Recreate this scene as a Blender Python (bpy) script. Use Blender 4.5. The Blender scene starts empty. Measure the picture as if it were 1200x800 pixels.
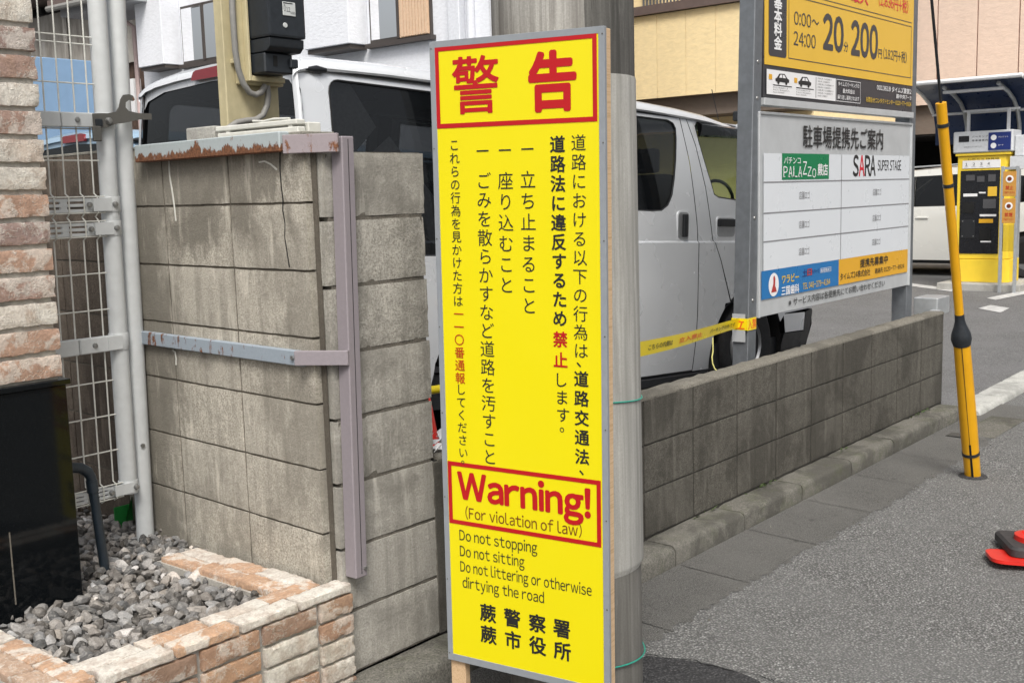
import bpy, bmesh, math, random
import numpy as np
from mathutils import Vector, Matrix, noise
from mathutils.geometry import tessellate_polygon
random.seed(7)
PI = math.pi
scene = bpy.context.scene
COL = scene.collection

# ------------------------------------------------------------------ camera, world, sun, exposure
cam_d = bpy.data.cameras.new('camera'); cam = bpy.data.objects.new('camera', cam_d); COL.objects.link(cam)
cam_d.sensor_width = 36; cam_d.lens = 36 * 1300 / 1200; cam_d.clip_start = 0.05; cam_d.clip_end = 2000
yaw, pitch, roll = 0.869776, 0.133045, -0.028143
f_ = Vector((math.sin(yaw) * math.cos(pitch), math.cos(yaw) * math.cos(pitch), -math.sin(pitch)))
r_ = Vector((math.cos(yaw), -math.sin(yaw), 0)); u_ = r_.cross(f_)
r2 = math.cos(roll) * r_ + math.sin(roll) * u_; u2 = -math.sin(roll) * r_ + math.cos(roll) * u_
cam.matrix_world = Matrix(((r2.x, u2.x, -f_.x, -4.2081), (r2.y, u2.y, -f_.y, -2.5083), (r2.z, u2.z, -f_.z, 1.4621), (0, 0, 0, 1)))
scene.camera = cam

world = bpy.data.worlds.new('World'); scene.world = world; world.use_nodes = True
wn = world.node_tree.nodes; wl = world.node_tree.links
SUN_EL, SUN_AZ = math.radians(52), math.radians(222)      # azimuth measured from +x towards +y
sky = wn.new('ShaderNodeTexSky'); sky.sky_type = 'NISHITA'; sky.sun_disc = False
sky.sun_elevation = SUN_EL; sky.sun_rotation = PI / 2 - SUN_AZ; sky.air_density = 1.0; sky.dust_density = 6.0; sky.ozone_density = 1.0
hs = wn.new('ShaderNodeHueSaturation'); hs.inputs['Saturation'].default_value = 0.35
wl.new(sky.outputs[0], hs.inputs['Color']); wl.new(hs.outputs[0], wn['Background'].inputs['Color'])
wn['Background'].inputs['Strength'].default_value = 0.125
sun_d = bpy.data.lights.new('sun', 'SUN'); sun_d.energy = 2.0; sun_d.angle = math.radians(20); sun_d.color = (1.0, 0.965, 0.91)
sun = bpy.data.objects.new('sun', sun_d); COL.objects.link(sun)
sdir = Vector((math.cos(SUN_EL) * math.cos(SUN_AZ), math.cos(SUN_EL) * math.sin(SUN_AZ), math.sin(SUN_EL)))
sun.rotation_euler = sdir.to_track_quat('Z', 'Y').to_euler(); sun.location = (-6, -4, 12)
scene.view_settings.view_transform = 'Standard'; scene.view_settings.look = 'None'
scene.view_settings.exposure = 0.35; scene.view_settings.gamma = 1
scene.cycles.use_denoising = True

# ------------------------------------------------------------------ helpers
def tag(o, label=None, cat=None, group=None, kind=None):
    if label: o['label'] = label
    if cat: o['category'] = cat
    if group: o['group'] = group
    if kind: o['kind'] = kind
    return o

def empty(name, loc=(0, 0, 0), rz=0, parent=None, mat=None):
    o = bpy.data.objects.new(name, None); COL.objects.link(o); o.empty_display_size = 0.1
    if mat is not None: o.matrix_world = mat
    else: o.location = loc; o.rotation_euler = (0, 0, rz)
    if parent: o.parent = parent
    return o

def add(name, me, parent=None, loc=None, rot=None):
    o = bpy.data.objects.new(name, me); COL.objects.link(o)
    if parent: o.parent = parent
    if loc is not None: o.location = loc
    if rot is not None: o.rotation_euler = rot
    return o

def frame_of(d):
    d = Vector(d).normalized(); a = Vector((0, 0, 1)) if abs(d.z) < .9 else Vector((1, 0, 0))
    x = d.cross(a).normalized(); return x, d.cross(x).normalized(), d

class MB:
    def __init__(s): s.v = []; s.f = []; s.m = []
    def face(s, pts, m=0):
        n = len(s.v); s.v += [tuple(p) for p in pts]; s.f.append(tuple(range(n, n + len(pts)))); s.m.append(m); return s
    def box(s, a, b, m=0, M=None):
        (x0, y0, z0), (x1, y1, z1) = a, b
        p = [(x, y, z) for z in (z0, z1) for y in (y0, y1) for x in (x0, x1)]
        if M is not None: p = [tuple(M @ Vector(q)) for q in p]
        n = len(s.v); s.v += p
        for q in ((0, 2, 3, 1), (4, 5, 7, 6), (0, 1, 5, 4), (2, 6, 7, 3), (0, 4, 6, 2), (1, 3, 7, 5)): s.f.append(tuple(n + i for i in q)); s.m.append(m)
        return s
    def bar(s, p0, p1, w, h, m=0):       # rectangular bar between two points
        p0, p1 = Vector(p0), Vector(p1); x, y, d = frame_of(p1 - p0)
        M = Matrix.Translation(p0) @ Matrix((x, y, d)).transposed().to_4x4()
        return s.box((-w / 2, -h / 2, 0), (w / 2, h / 2, (p1 - p0).length), m, M)
    def rings(s, rings, m=0, caps=True, closed=True):
        n = len(s.v); k = len(rings[0])
        for r in rings: s.v += [tuple(p) for p in r]
        for i in range(len(rings) - 1):
            for j in range(k if closed else k - 1):
                a = n + i * k + j; b = n + i * k + (j + 1) % k; s.f.append((a, b, b + k, a + k)); s.m.append(m)
        if caps and closed:
            s.f.append(tuple(n + j for j in reversed(range(k)))); s.m.append(m)
            e = n + (len(rings) - 1) * k; s.f.append(tuple(e + j for j in range(k))); s.m.append(m)
        return s
    def tube(s, path, r, n=10, m=0, caps=True):
        path = [Vector(p) for p in path]; rr = r if isinstance(r, (list, tuple)) else [r] * len(path)
        rings = []; x = None
        for i, p in enumerate(path):
            d = (path[min(i + 1, len(path) - 1)] - path[max(i - 1, 0)]).normalized()
            if x is None: x, _, _ = frame_of(d)
            x = (x - d * x.dot(d)).normalized(); y = d.cross(x)
            rings.append([p + (x * math.cos(t * 2 * PI / n) + y * math.sin(t * 2 * PI / n)) * rr[i] for t in range(n)])
        return s.rings(rings, m, caps)
    def lathe(s, prof, n=32, m=0, axis='z', o=(0, 0, 0)):   # prof: (r, h)
        rings = []
        for r, h in prof:
            ring = []
            for t in range(n):
                c, q = r * math.cos(t * 2 * PI / n), r * math.sin(t * 2 * PI / n)
                p = (c, q, h) if axis == 'z' else (c, h, q)
                ring.append((p[0] + o[0], p[1] + o[1], p[2] + o[2]))
            rings.append(ring if axis == 'z' else ring[::-1])
        return s.rings(rings, m, True)
    def mesh(s, name, mats, smooth=None, bevel=0, seg=1):
        me = bpy.data.meshes.new(name); me.from_pydata(s.v, [], s.f); me.polygons.foreach_set('material_index', s.m)
        for mt in (mats if isinstance(mats, (list, tuple)) else [mats]): me.materials.append(mt)
        bm = bmesh.new(); bm.from_mesh(me); bmesh.ops.recalc_face_normals(bm, faces=bm.faces)
        if bevel: bmesh.ops.bevel(bm, geom=bm.edges[:], offset=bevel, segments=seg, profile=.6, affect='EDGES', clamp_overlap=True)
        bm.to_mesh(me); bm.free()
        if smooth is not None: shade(me, smooth)
        return me
    def build(s, name, mats, parent=None, smooth=None, bevel=0, loc=None, rot=None, seg=1):
        return add(name, s.mesh(name, mats, smooth, bevel, seg), parent, loc, rot)

def shade(me, ang=40):
    me.shade_smooth(); me.set_sharp_from_angle(angle=math.radians(ang)); return me

def poly(outer, holes=(), bis=(), fn=None, m=0, off=0.0):
    """flat polygon with holes in (a, b), cut along b = bis levels, mapped by fn(a, b) -> 3D; returns (verts, faces)"""
    loops = [[Vector((x, y, 0)) for x, y in outer]] + [[Vector((x, y, 0)) for x, y in h] for h in holes]
    flat = [p for l in loops for p in l]; tri = tessellate_polygon(loops)
    bm = bmesh.new(); vs = [bm.verts.new(p) for p in flat]
    for t in tri:
        try: bm.faces.new([vs[i] for i in t])
        except ValueError: pass
    for b in bis: bmesh.ops.bisect_plane(bm, geom=bm.verts[:] + bm.edges[:] + bm.faces[:], plane_co=(0, b, 0), plane_no=(0, 1, 0))
    for v in bm.verts: v.co = Vector(fn(v.co.x, v.co.y)) if fn else v.co
    return bm

def poly_obj(name, outer, mats, parent, holes=(), bis=(), fn=None, thick=0, smooth=35, doubles=True):
    bm = poly(outer, holes, bis, fn)
    bmesh.ops.recalc_face_normals(bm, faces=bm.faces)
    if thick: 
        bmesh.ops.solidify(bm, geom=bm.faces[:], thickness=thick)
    me = bpy.data.meshes.new(name); bm.to_mesh(me); bm.free()
    for mt in (mats if isinstance(mats, (list, tuple)) else [mats]): me.materials.append(mt)
    if smooth: shade(me, smooth)
    return add(name, me, parent)

def rrect(x0, y0, x1, y1, r, n=4):
    pts = []
    for cx, cy, a in ((x1 - r, y0 + r, -90), (x1 - r, y1 - r, 0), (x0 + r, y1 - r, 90), (x0 + r, y0 + r, 180)):
        for i in range(n + 1):
            t = math.radians(a + 90 * i / n); pts.append((cx + r * math.cos(t), cy + r * math.sin(t)))
    return pts

def arc(cx, cy, r, a0, a1, n=12):
    return [(cx + r * math.cos(math.radians(a0 + (a1 - a0) * i / n)), cy + r * math.sin(math.radians(a0 + (a1 - a0) * i / n))) for i in range(n + 1)]

# ------------------------------------------------------------------ lettering: glyph outlines of the built-in font as meshes
_tc = bpy.data.curves.new('glyph', 'FONT'); _to = bpy.data.objects.new('glyph', _tc); COL.objects.link(_to)
_cache = {}
def glyph_mesh(ch):
    if ch not in _cache:
        _tc.body = ch; _tc.size = 1; _tc.resolution_u = 3
        dg = bpy.context.evaluated_depsgraph_get(); dg.update()
        me = bpy.data.meshes.new_from_object(_to.evaluated_get(dg))
        v = np.array([q.co[:2] for q in me.vertices]) if len(me.vertices) else np.zeros((0, 2))
        _cache[ch] = (v, [tuple(p.vertices) for p in me.polygons]); bpy.data.meshes.remove(me)
    return _cache[ch]

class Text:
    """collects glyphs on a plane given by origin and two unit axes; z lifts it off the surface"""
    def __init__(s, fn): s.fn = fn; s.v = []; s.f = []; s.lift = []
    def stamp(s, v, f, X, Y, wx, wy):                       # a stroke is thickened by printing it several times round a small circle
        k = 1 if max(wx, wy) < 1e-5 else 12
        for q in range(k):
            t = q * 2 * PI / k; dx, dy = (0, 0) if k == 1 else (wx * math.cos(t), wy * math.sin(t)); n = len(s.v)
            for x, y in zip(X, Y):
                p = s.fn(x + dx, y + dy); s.v.append(p); 
            s.lift += [q * 1.5e-5] * len(X)
            s.f += [tuple(n + i for i in p) for p in f]
    def put(s, ch, x, y, sx, sy, bold=0.0, slant=0.0):     # (x, y): centre of an em box for CJK
        v, f = glyph_mesh(ch)
        s.stamp(v, f, x + (v[:, 0] - .5) * sx, y + (v[:, 1] - .375) * sy, bold * sx, bold * sy)
    def column(s, text, x, y0, y1, size, bold=0.0, x1=None, sx=1.0):
        k = len(text)
        for i, ch in enumerate(text):
            t = i / max(1, k - 1); xx = x + ((x1 if x1 is not None else x) - x) * t; yy = y0 + (y1 - y0) * t
            s.put(ch, xx, yy, size * sx, size, bold)
    def line(s, text, x0, x1, base, size, bold=0.0, slant=0.0):   # fitted between x0 and x1, baseline y
        pen = 0.0; items = []
        for ch in text:
            if ch == ' ': pen += .27; continue
            c = chr(ord(ch) + 0xFEE0) if 33 <= ord(ch) <= 126 else ch
            v, f = glyph_mesh(c)
            if not len(v): continue
            if c != ch: a0 = v[:, 0].min(); w = v[:, 0].max() - a0; items.append((v, f, pen + .045 - a0)); pen += w + .09
            else: items.append((v, f, pen)); pen += 1.0
        if not items: return
        lo = min((v[:, 0] + o).min() for v, f, o in items); hi = max((v[:, 0] + o).max() for v, f, o in items); k = (x1 - x0) / (hi - lo)
        for v, f, o in items: s.stamp(v, f, x0 + (v[:, 0] + o - lo) * k + slant * v[:, 1] * size, base + v[:, 1] * size, bold * k, bold * size)
    def rect(s, x0, y0, x1, y1):
        n = len(s.v); s.v += [s.fn(x0, y0), s.fn(x1, y0), s.fn(x1, y1), s.fn(x0, y1)]; s.f.append((n, n + 1, n + 2, n + 3)); s.lift += [0] * 4
    def frame(s, x0, y0, x1, y1, w):
        s.rect(x0, y0, x1, y0 + w); s.rect(x0, y1 - w, x1, y1); s.rect(x0, y0 + w, x0 + w, y1 - w); s.rect(x1 - w, y0 + w, x1, y1 - w)
    def shape(s, pts):
        n = len(s.v); s.v += [s.fn(x, y) for x, y in pts]; s.lift += [0] * len(pts)
        for t in tessellate_polygon([[Vector((x, y, 0)) for x, y in pts]]): s.f.append(tuple(n + i for i in t))
    def build(s, name, mat, parent):
        me = bpy.data.meshes.new(name); v = np.array([tuple(q) for q in s.v])
        o_, u_, w_ = (np.array(tuple(s.fn(*q))) for q in ((0, 0), (1, 0), (0, 1))); nrm = np.cross(u_ - o_, w_ - o_); nrm /= np.linalg.norm(nrm)
        v += nrm * (np.array(s.lift)[:, None]); me.from_pydata(v.tolist(), [], s.f); me.materials.append(mat)
        return tag(add(name, me, parent), kind='stuff' if 'lettering' in name or name.startswith('car_window') or name in ('notice_mark', 'clinic_mark') else None)

# ------------------------------------------------------------------ materials
class N:
    def __init__(s, name):
        s.mat = bpy.data.materials.new(name); s.mat.use_nodes = True; s.t = s.mat.node_tree; s.b = s.t.nodes['Principled BSDF']
    def n(s, typ, **kw):
        q = s.t.nodes.new(typ)
        for k, v in kw.items():
            if k in q.inputs.keys(): q.inputs[k].default_value = v
            else: setattr(q, k, v)
        return q
    def l(s, a, b): s.t.links.new(a, b)
    def pos(s, kind='world', scale=(1, 1, 1)):
        if kind == 'world': o = s.n('ShaderNodeNewGeometry').outputs['Position']
        else: o = s.n('ShaderNodeTexCoord').outputs['Object']
        if kind == 'objr':   # object space shifted at random per object
            a = s.n('ShaderNodeObjectInfo').outputs['Random']; mu = s.n('ShaderNodeMath', operation='MULTIPLY'); s.l(a, mu.inputs[0]); mu.inputs[1].default_value = 37.0
            va = s.n('ShaderNodeVectorMath', operation='ADD'); s.l(o, va.inputs[0]); s.l(mu.outputs[0], va.inputs[1]); o = va.outputs[0]
        m = s.n('ShaderNodeMapping'); m.inputs['Scale'].default_value = scale; s.l(o, m.inputs['Vector']); return m.outputs[0]
    def noise(s, vec, scale, detail=4, rough=.55, dist=0):
        q = s.n('ShaderNodeTexNoise'); q.inputs['Scale'].default_value = scale; q.inputs['Detail'].default_value = detail; q.inputs['Roughness'].default_value = rough; q.inputs['Distortion'].default_value = dist
        s.l(vec, q.inputs['Vector']); return q.outputs['Fac']
    def vor(s, vec, scale, feature='F1', out='Distance', rnd=1):
        q = s.n('ShaderNodeTexVoronoi', feature=feature); q.inputs['Scale'].default_value = scale; q.inputs['Randomness'].default_value = rnd; s.l(vec, q.inputs['Vector']); return q.outputs[out]
    def ramp(s, fac, stops, interp='LINEAR'):
        q = s.n('ShaderNodeValToRGB'); q.color_ramp.interpolation = interp; e = q.color_ramp.elements
        while len(e) < len(stops): e.new(.5)
        for el, (p, c) in zip(e, stops):
            el.position = p; el.color = (c, c, c, 1) if not isinstance(c, (tuple, list)) else tuple(c) + (1,)
        s.l(fac, q.inputs[0]); return q.outputs[0]
    def mix(s, fac, a, b, mode='MIX'):
        q = s.n('ShaderNodeMix', data_type='RGBA', blend_type=mode)
        for k, v in ((0, fac), (6, a), (7, b)):
            if hasattr(v, 'is_linked'): s.l(v, q.inputs[k])
            elif isinstance(v, (tuple, list)): q.inputs[k].default_value = tuple(v) + (1,)
            else: q.inputs[k].default_value = v
        return q.outputs[2]
    def math(s, op, a, b=0.0, c=None):
        q = s.n('ShaderNodeMath', operation=op)
        for i, v in enumerate((a, b) if c is None else (a, b, c)):
            if hasattr(v, 'is_linked'): s.l(v, q.inputs[i])
            else: q.inputs[i].default_value = v
        return q.outputs[0]
    def rnd(s): return s.n('ShaderNodeObjectInfo').outputs['Random']
    def sep(s, vec, ax): q = s.n('ShaderNodeSeparateXYZ'); s.l(vec, q.inputs[0]); return q.outputs[ax]
    def bump(s, h, strength=.5, dist=.005):
        q = s.n('ShaderNodeBump'); q.inputs['Strength'].default_value = strength; q.inputs['Distance'].default_value = dist
        s.l(h, q.inputs['Height']); s.l(q.outputs[0], s.b.inputs['Normal'])
    def out(s, col, rough=.7, metal=0, spec=None):
        for k, v in (('Base Color', col), ('Roughness', rough), ('Metallic', metal)):
            if hasattr(v, 'is_linked'): s.l(v, s.b.inputs[k])
            elif isinstance(v, (tuple, list)): s.b.inputs[k].default_value = tuple(v) + (1,)
            else: s.b.inputs[k].default_value = v
        if spec is not None: s.b.inputs['Specular IOR Level'].default_value = spec
        return s.mat

def plain(name, col, rough=.6, metal=0, var=.08, scale=30, bump=.0, grime=0.0, coat=0, dist=.001):
    s = N(name); v = s.pos('world'); f = s.noise(v, scale, 5)
    a = s.ramp(f, [(.3, tuple(c * (1 - var) for c in col)), (.7, tuple(min(1, c * (1 + var)) for c in col))])
    if grime:
        g = s.ramp(s.noise(s.pos('world', (6, 6, 1.6)), 1.3, 6, .65), [(.45, 0.0), (.75, grime)])
        a = s.mix(g, a, tuple(c * .45 for c in col))
    r = s.math('MULTIPLY_ADD', s.noise(v, scale * .4, 3), .25, rough - .12)
    if bump: s.bump(s.noise(v, scale * 2, 5), bump, dist)
    if coat: s.b.inputs['Coat Weight'].default_value = coat; s.b.inputs['Coat Roughness'].default_value = .04
    return s.out(a, r, metal)

def concrete_block(name, light, dark, stain=.5, streak=.4, topdark=0, moss=0.0):
    s = N(name); w = s.pos('world')
    fine = s.noise(w, 150, 4, .75); mid = s.noise(w, 34, 5, .65); big = s.noise(w, 2.6, 7, .66, .5)
    st = s.noise(s.pos('world', (15, 15, 1.2)), 1.0, 6, .66, .3)
    c = s.ramp(fine, [(.36, tuple(x * .75 for x in dark)), (.50, tuple((x + y) / 2 for x, y in zip(light, dark))), (.62, light)])
    c = s.mix(s.ramp(mid, [(.38, .45), (.62, .0)]), c, tuple(x * .9 for x in dark))
    c = s.mix(s.ramp(s.rnd(), [(0, 0.0), (1, .62)]), c, tuple(x * .66 for x in light))
    c = s.mix(s.ramp(big, [(.47, 0.0), (.57, stain)]), c, tuple(x * .55 for x in dark), 'MIX')
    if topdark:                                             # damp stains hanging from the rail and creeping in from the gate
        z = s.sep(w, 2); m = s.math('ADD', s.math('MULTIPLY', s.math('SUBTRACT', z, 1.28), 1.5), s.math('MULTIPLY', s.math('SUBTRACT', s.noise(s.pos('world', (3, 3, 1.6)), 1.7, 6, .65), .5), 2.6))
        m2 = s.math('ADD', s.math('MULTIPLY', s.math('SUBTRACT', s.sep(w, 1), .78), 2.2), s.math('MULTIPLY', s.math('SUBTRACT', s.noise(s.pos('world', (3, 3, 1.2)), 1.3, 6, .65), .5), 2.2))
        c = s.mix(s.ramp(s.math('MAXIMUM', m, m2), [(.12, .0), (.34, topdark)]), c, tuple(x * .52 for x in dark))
    c = s.mix(s.ramp(st, [(.50, 0.0), (.66, streak)]), c, tuple(x * .6 for x in dark))
    c = s.mix(s.ramp(s.noise(s.pos('world', (11, 11, 1.6)), 1.5, 6, .65), [(.56, 0.0), (.70, streak * .9)]), c, tuple(min(1, x * 1.3) for x in light))
    if moss: c = s.mix(s.ramp(s.noise(w, 7, 6, .7), [(.5, 0.0), (.7, moss)]), c, (.075, .085, .04))
    pit = s.ramp(s.vor(w, 190), [(.0, 0.0), (.22, 1.0)])
    h = s.math('ADD', s.math('MULTIPLY', fine, .9), s.math('ADD', s.math('MULTIPLY', mid, .9), s.math('MULTIPLY', pit, .35)))
    s.bump(h, .9, .003); return s.out(c, .92, 0, .25)

M = {}
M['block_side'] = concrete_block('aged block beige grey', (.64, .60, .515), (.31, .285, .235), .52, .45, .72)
M['block_alley'] = concrete_block('dirty block with painted shade', (.20, .165, .13), (.09, .07, .055), .6, .5)  # dirt plus the shade beyond the gate, put into the block colour
M['block_pier'] = concrete_block('block grey', (.58, .555, .495), (.31, .295, .255), .5, .45, .25)
M['block_low'] = concrete_block('dirty low wall block', (.165, .155, .132), (.068, .063, .052), .5, .4, 0)
M['mortar_dark'] = concrete_block('dark joint mortar', (.075, .07, .06), (.04, .037, .032), .3, .1)
M['mortar'] = concrete_block('wall mortar', (.22, .20, .17), (.12, .11, .09), .3, .1)
M['mortar_side'] = concrete_block('brown joint mortar', (.17, .15, .122), (.10, .088, .07), .3, .1)
M['cap_mortar'] = concrete_block('worn mortar top', (.40, .385, .33), (.20, .19, .16), .6, .1)
M['kerb'] = concrete_block('kerb concrete', (.235, .225, .195), (.09, .086, .074), .6, .08, 0, .45)
M['kerb_white'] = concrete_block('pale kerb concrete', (.62, .62, .58), (.38, .38, .35), .5, .2)
M['plinth'] = concrete_block('plinth concrete', (.55, .54, .50), (.34, .33, .3), .3, .1)

def asphalt(name, lo, hi, scale=110, bright=.5):
    s = N(name); w = s.pos('world'); sx = s.n('ShaderNodeTexVoronoi'); sx.inputs['Scale'].default_value = scale; s.l(w, sx.inputs['Vector'])
    wob = s.n('ShaderNodeVectorMath', operation='ADD'); s.l(w, wob.inputs[0])
    s2 = s.n('ShaderNodeTexVoronoi'); s2.inputs['Scale'].default_value = scale * 1.9; s.l(w, s2.inputs['Vector'])
    cr = s.sep(sx.outputs['Color'], 0); d = sx.outputs['Distance']; cr2 = s.sep(s2.outputs['Color'], 1)
    c = s.ramp(cr, [(.0, tuple(x * .75 for x in lo)), (.45, tuple(x * 1.5 for x in lo)), (.72, tuple(x * .62 for x in hi)), (.9, hi), (1.0, tuple(min(1, x * (1 + bright)) for x in hi))])
    c = s.mix(.45, c, s.ramp(cr2, [(.0, tuple(x * .7 for x in lo)), (.6, tuple(x * .6 for x in hi)), (1.0, hi)]))
    c = s.mix(s.ramp(d, [(.3, 0.0), (.6, .85)]), c, tuple(x * .42 for x in lo))
    c = s.mix(s.ramp(s.noise(w, 1.6, 6, .65), [(.35, .0), (.62, .5)]), c, tuple(x * 1.2 for x in lo))
    c = s.mix(s.ramp(s.noise(w, 14, 5, .7), [(.58, .0), (.72, .6)]), c, tuple(x * .7 for x in lo))
    c = s.mix(s.ramp(s.noise(w, 5, 6, .7), [(.62, .0), (.74, .35)]), c, tuple(x * .95 for x in hi))
    s3 = s.n('ShaderNodeTexVoronoi'); s3.inputs['Scale'].default_value = 5.5; s.l(s.pos('world', (1, 1.6, 1)), s3.inputs['Vector'])
    spot = s.math('MULTIPLY', s.ramp(s.math('ADD', s3.outputs['Distance'], s.math('MULTIPLY', s.noise(w, 30, 3), .12)), [(.13, .75), (.19, .0)]), s.ramp(s.sep(s3.outputs['Color'], 0), [(.55, .0), (.6, 1.0)]))
    c = s.mix(spot, c, tuple(x * .55 for x in lo))
    h = s.math('ADD', s.math('SUBTRACT', 1.0, d), s.math('MULTIPLY', s.noise(w, 300, 3), .5))
    s.bump(h, 1.0, .007); return s.out(c, .86, 0, .35)
M['asphalt'] = asphalt('worn street asphalt', (.15, .15, .145), (.50, .50, .48), 122, .45)
M['lot_asphalt'] = asphalt('parking lot asphalt', (.17, .17, .17), (.42, .42, .41), 130, .4)
M['dark_asphalt'] = asphalt('new dark asphalt', (.045, .045, .047), (.13, .13, .13), 120, .4)
M['apron'] = asphalt('gutter concrete', (.165, .162, .15), (.30, .295, .275), 210, .15)
M['cap_low'] = concrete_block('weathered top mortar', (.27, .255, .215), (.13, .12, .10), .5, .1)
M['white_paint'] = plain('worn road paint', (.50, .50, .49), .75, 0, .25, 14, .3, .5)

def brick(name, cols, wash=.5, bumpd=.006, sc=1.0):
    s = N(name); o = s.pos('objr')
    base = s.ramp(s.rnd(), [(i / len(cols), c) for i, c in enumerate(cols)], 'CONSTANT')
    n1 = s.noise(o, 8 * sc, 6, .68, .35); n2 = s.noise(o, 30 * sc, 6, .72, .2); n3 = s.noise(o, 130 * sc, 4, .65); n4 = s.noise(o, 5 * sc, 5, .6, .2)
    ve = s.ramp(s.math('ABSOLUTE', s.math('SUBTRACT', s.noise(o, 11 * sc, 5, .7, .5), .5)), [(.0, 1.0), (.018, 0.0)])
    c = s.mix(s.ramp(n2, [(.40, .0), (.60, .45)]), base, (.24, .15, .105))
    c = s.mix(s.ramp(n4, [(.52, .0), (.62, .3)]), c, (.43, .285, .20))
    c = s.mix(s.ramp(n1, [(.50, .0), (.55, wash)]), c, (.70, .68, .62))
    c = s.mix(s.math('MULTIPLY', ve, .45), c, (.70, .67, .60))
    c = s.mix(s.ramp(n3, [(.3, .35), (.6, .0)]), c, (.13, .09, .07))
    h = s.math('ADD', s.math('MULTIPLY', n1, 1.2), s.math('ADD', s.math('MULTIPLY', n2, .9), s.math('ADD', s.math('MULTIPLY', ve, .2), s.math('MULTIPLY', n3, .3))))
    s.bump(h, .8, bumpd); return s.out(c, .85, 0, .3)
M['brick_pillar'] = brick('antique slip brick', [(.60, .57, .50), (.34, .23, .20), (.46, .30, .22), (.64, .60, .53), (.30, .22, .20), (.46, .27, .19), (.56, .50, .42), (.36, .25, .21)], .5)
M['brick_planter'] = brick('planter brick', [(.42, .26, .17), (.60, .57, .50), (.27, .18, .13), (.47, .29, .18), (.33, .25, .21), (.58, .54, .46), (.30, .20, .145), (.40, .26, .17)], .42)
M['brick_cap'] = brick('planter capping brick', [(.54, .35, .23), (.68, .65, .59), (.52, .38, .28), (.57, .37, .24), (.68, .65, .59)], .7, .003)
M['brick_mortar'] = plain('brick mortar', (.40, .38, .34), .9, 0, .15, 90, .8, .3, 0, .003)

def stone_mat():
    s = N('crushed grey stone'); a = s.n('ShaderNodeVertexColor'); a.layer_name = 'tone'; w = s.pos('world')
    c = s.mix(s.ramp(s.noise(w, 60, 5, .65, .5), [(.48, .0), (.66, .45)]), a.outputs[0], (.42, .40, .37))
    c = s.mix(s.ramp(s.noise(w, 210, 3, .6), [(.3, .4), (.6, .0)]), c, (.07, .068, .063))
    s.bump(s.noise(w, 150, 4), .6, .003); return s.out(c, .85, 0, .3)
M['stone'] = stone_mat()
M['soil'] = plain('dark soil', (.05, .045, .038), .95, 0, .3, 60, 1, 0, 0, .006)

def polished():
    s = N('polished black stone'); v = s.pos('world'); c = s.ramp(s.vor(v, 260), [(.0, (.02, .024, .024)), (.25, (.004, .005, .006))])
    c = s.mix(s.ramp(s.noise(s.pos('world', (9, 9, 1.2)), 1.2, 5), [(.66, .0), (.74, .25)]), c, (.16, .15, .12))
    return s.out(c, .06, 0, .22)
M['black_stone'] = polished()

def rusty(name, col, lo=.5, rust=1.0, edge=None):
    s = N(name); w = s.pos('world'); n = s.noise(s.pos('world', (1, 1, .45)), 22, 6, .7, .3)
    c = s.mix(s.ramp(s.noise(w, 90, 4), [(.3, .0), (.8, .35)]), col, tuple(x * .75 for x in col))
    f = n
    if edge is not None:                                   # rust eats up from the lower edge
        z = s.sep(w, 2); e = s.ramp(s.math('MULTIPLY', s.math('SUBTRACT', z, edge), 14.0), [(.0, .30), (.55, .0)]); f = s.math('ADD', n, e)
    k = s.ramp(f, [(lo, .0), (lo + .05, rust)])
    c = s.mix(k, c, s.ramp(s.noise(w, 130, 4), [(.3, (.07, .028, .014)), (.7, (.24, .10, .045))]))
    s.bump(s.math('ADD', f, s.math('MULTIPLY', s.noise(w, 160, 3), .4)), .5, .002)
    return s.out(c, s.ramp(k, [(0, .5), (1, .9)]), 0)
M['rail_blue'] = rusty('pale blue rusting paint', (.40, .45, .46), .60, 1.0, 1.60)
M['rail_mid'] = rusty('blue rusting paint', (.30, .35, .40), .57)
M['mauve'] = rusty('faded mauve paint', (.26, .232, .25), .80, .5)
M['mauve_rust'] = rusty('mauve rusting paint', (.29, .25, .262), .58)
M['grey_paint'] = plain('light grey gate paint', (.56, .58, .58), .42, 0, .05, 30, .15, .12)
M['wire'] = plain('coated fence wire', (.62, .62, .57), .45, 0, .1, 60)
M['galv'] = plain('galvanised steel', (.20, .215, .23), .48, .55, .12, 22, .1, .3)
M['galv_light'] = plain('light galvanised steel', (.46, .48, .49), .42, .5, .1, 22, .1, .2)
M['dark_iron'] = rusty('weathered iron', (.095, .092, .083), .62, .8)
M['bolt'] = plain('bolt steel', (.34, .34, .33), .4, .8, .15, 90)
M['black_plastic'] = plain('black plastic', (.018, .022, .027), .45, 0, .2, 60, .1)
M['dark_pipe'] = plain('dark blue grey pipe', (.018, .027, .037), .4, 0, .15, 60, .1)
M['green'] = plain('green plastic', (.012, .16, .03), .5)
M['beige_steel'] = plain('beige painted board', (.50, .44, .27), .55, 0, .08, 26, .25, .55)
M['grey_conduit'] = plain('grey conduit', (.24, .235, .22), .6, 0, .12, 40, .2, .4)
M['white_resin'] = plain('weathered white resin', (.62, .62, .57), .6, 0, .06, 30, .2, .3)
M['meter_glass'] = plain('meter window', (.55, .57, .56), .15)

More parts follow.
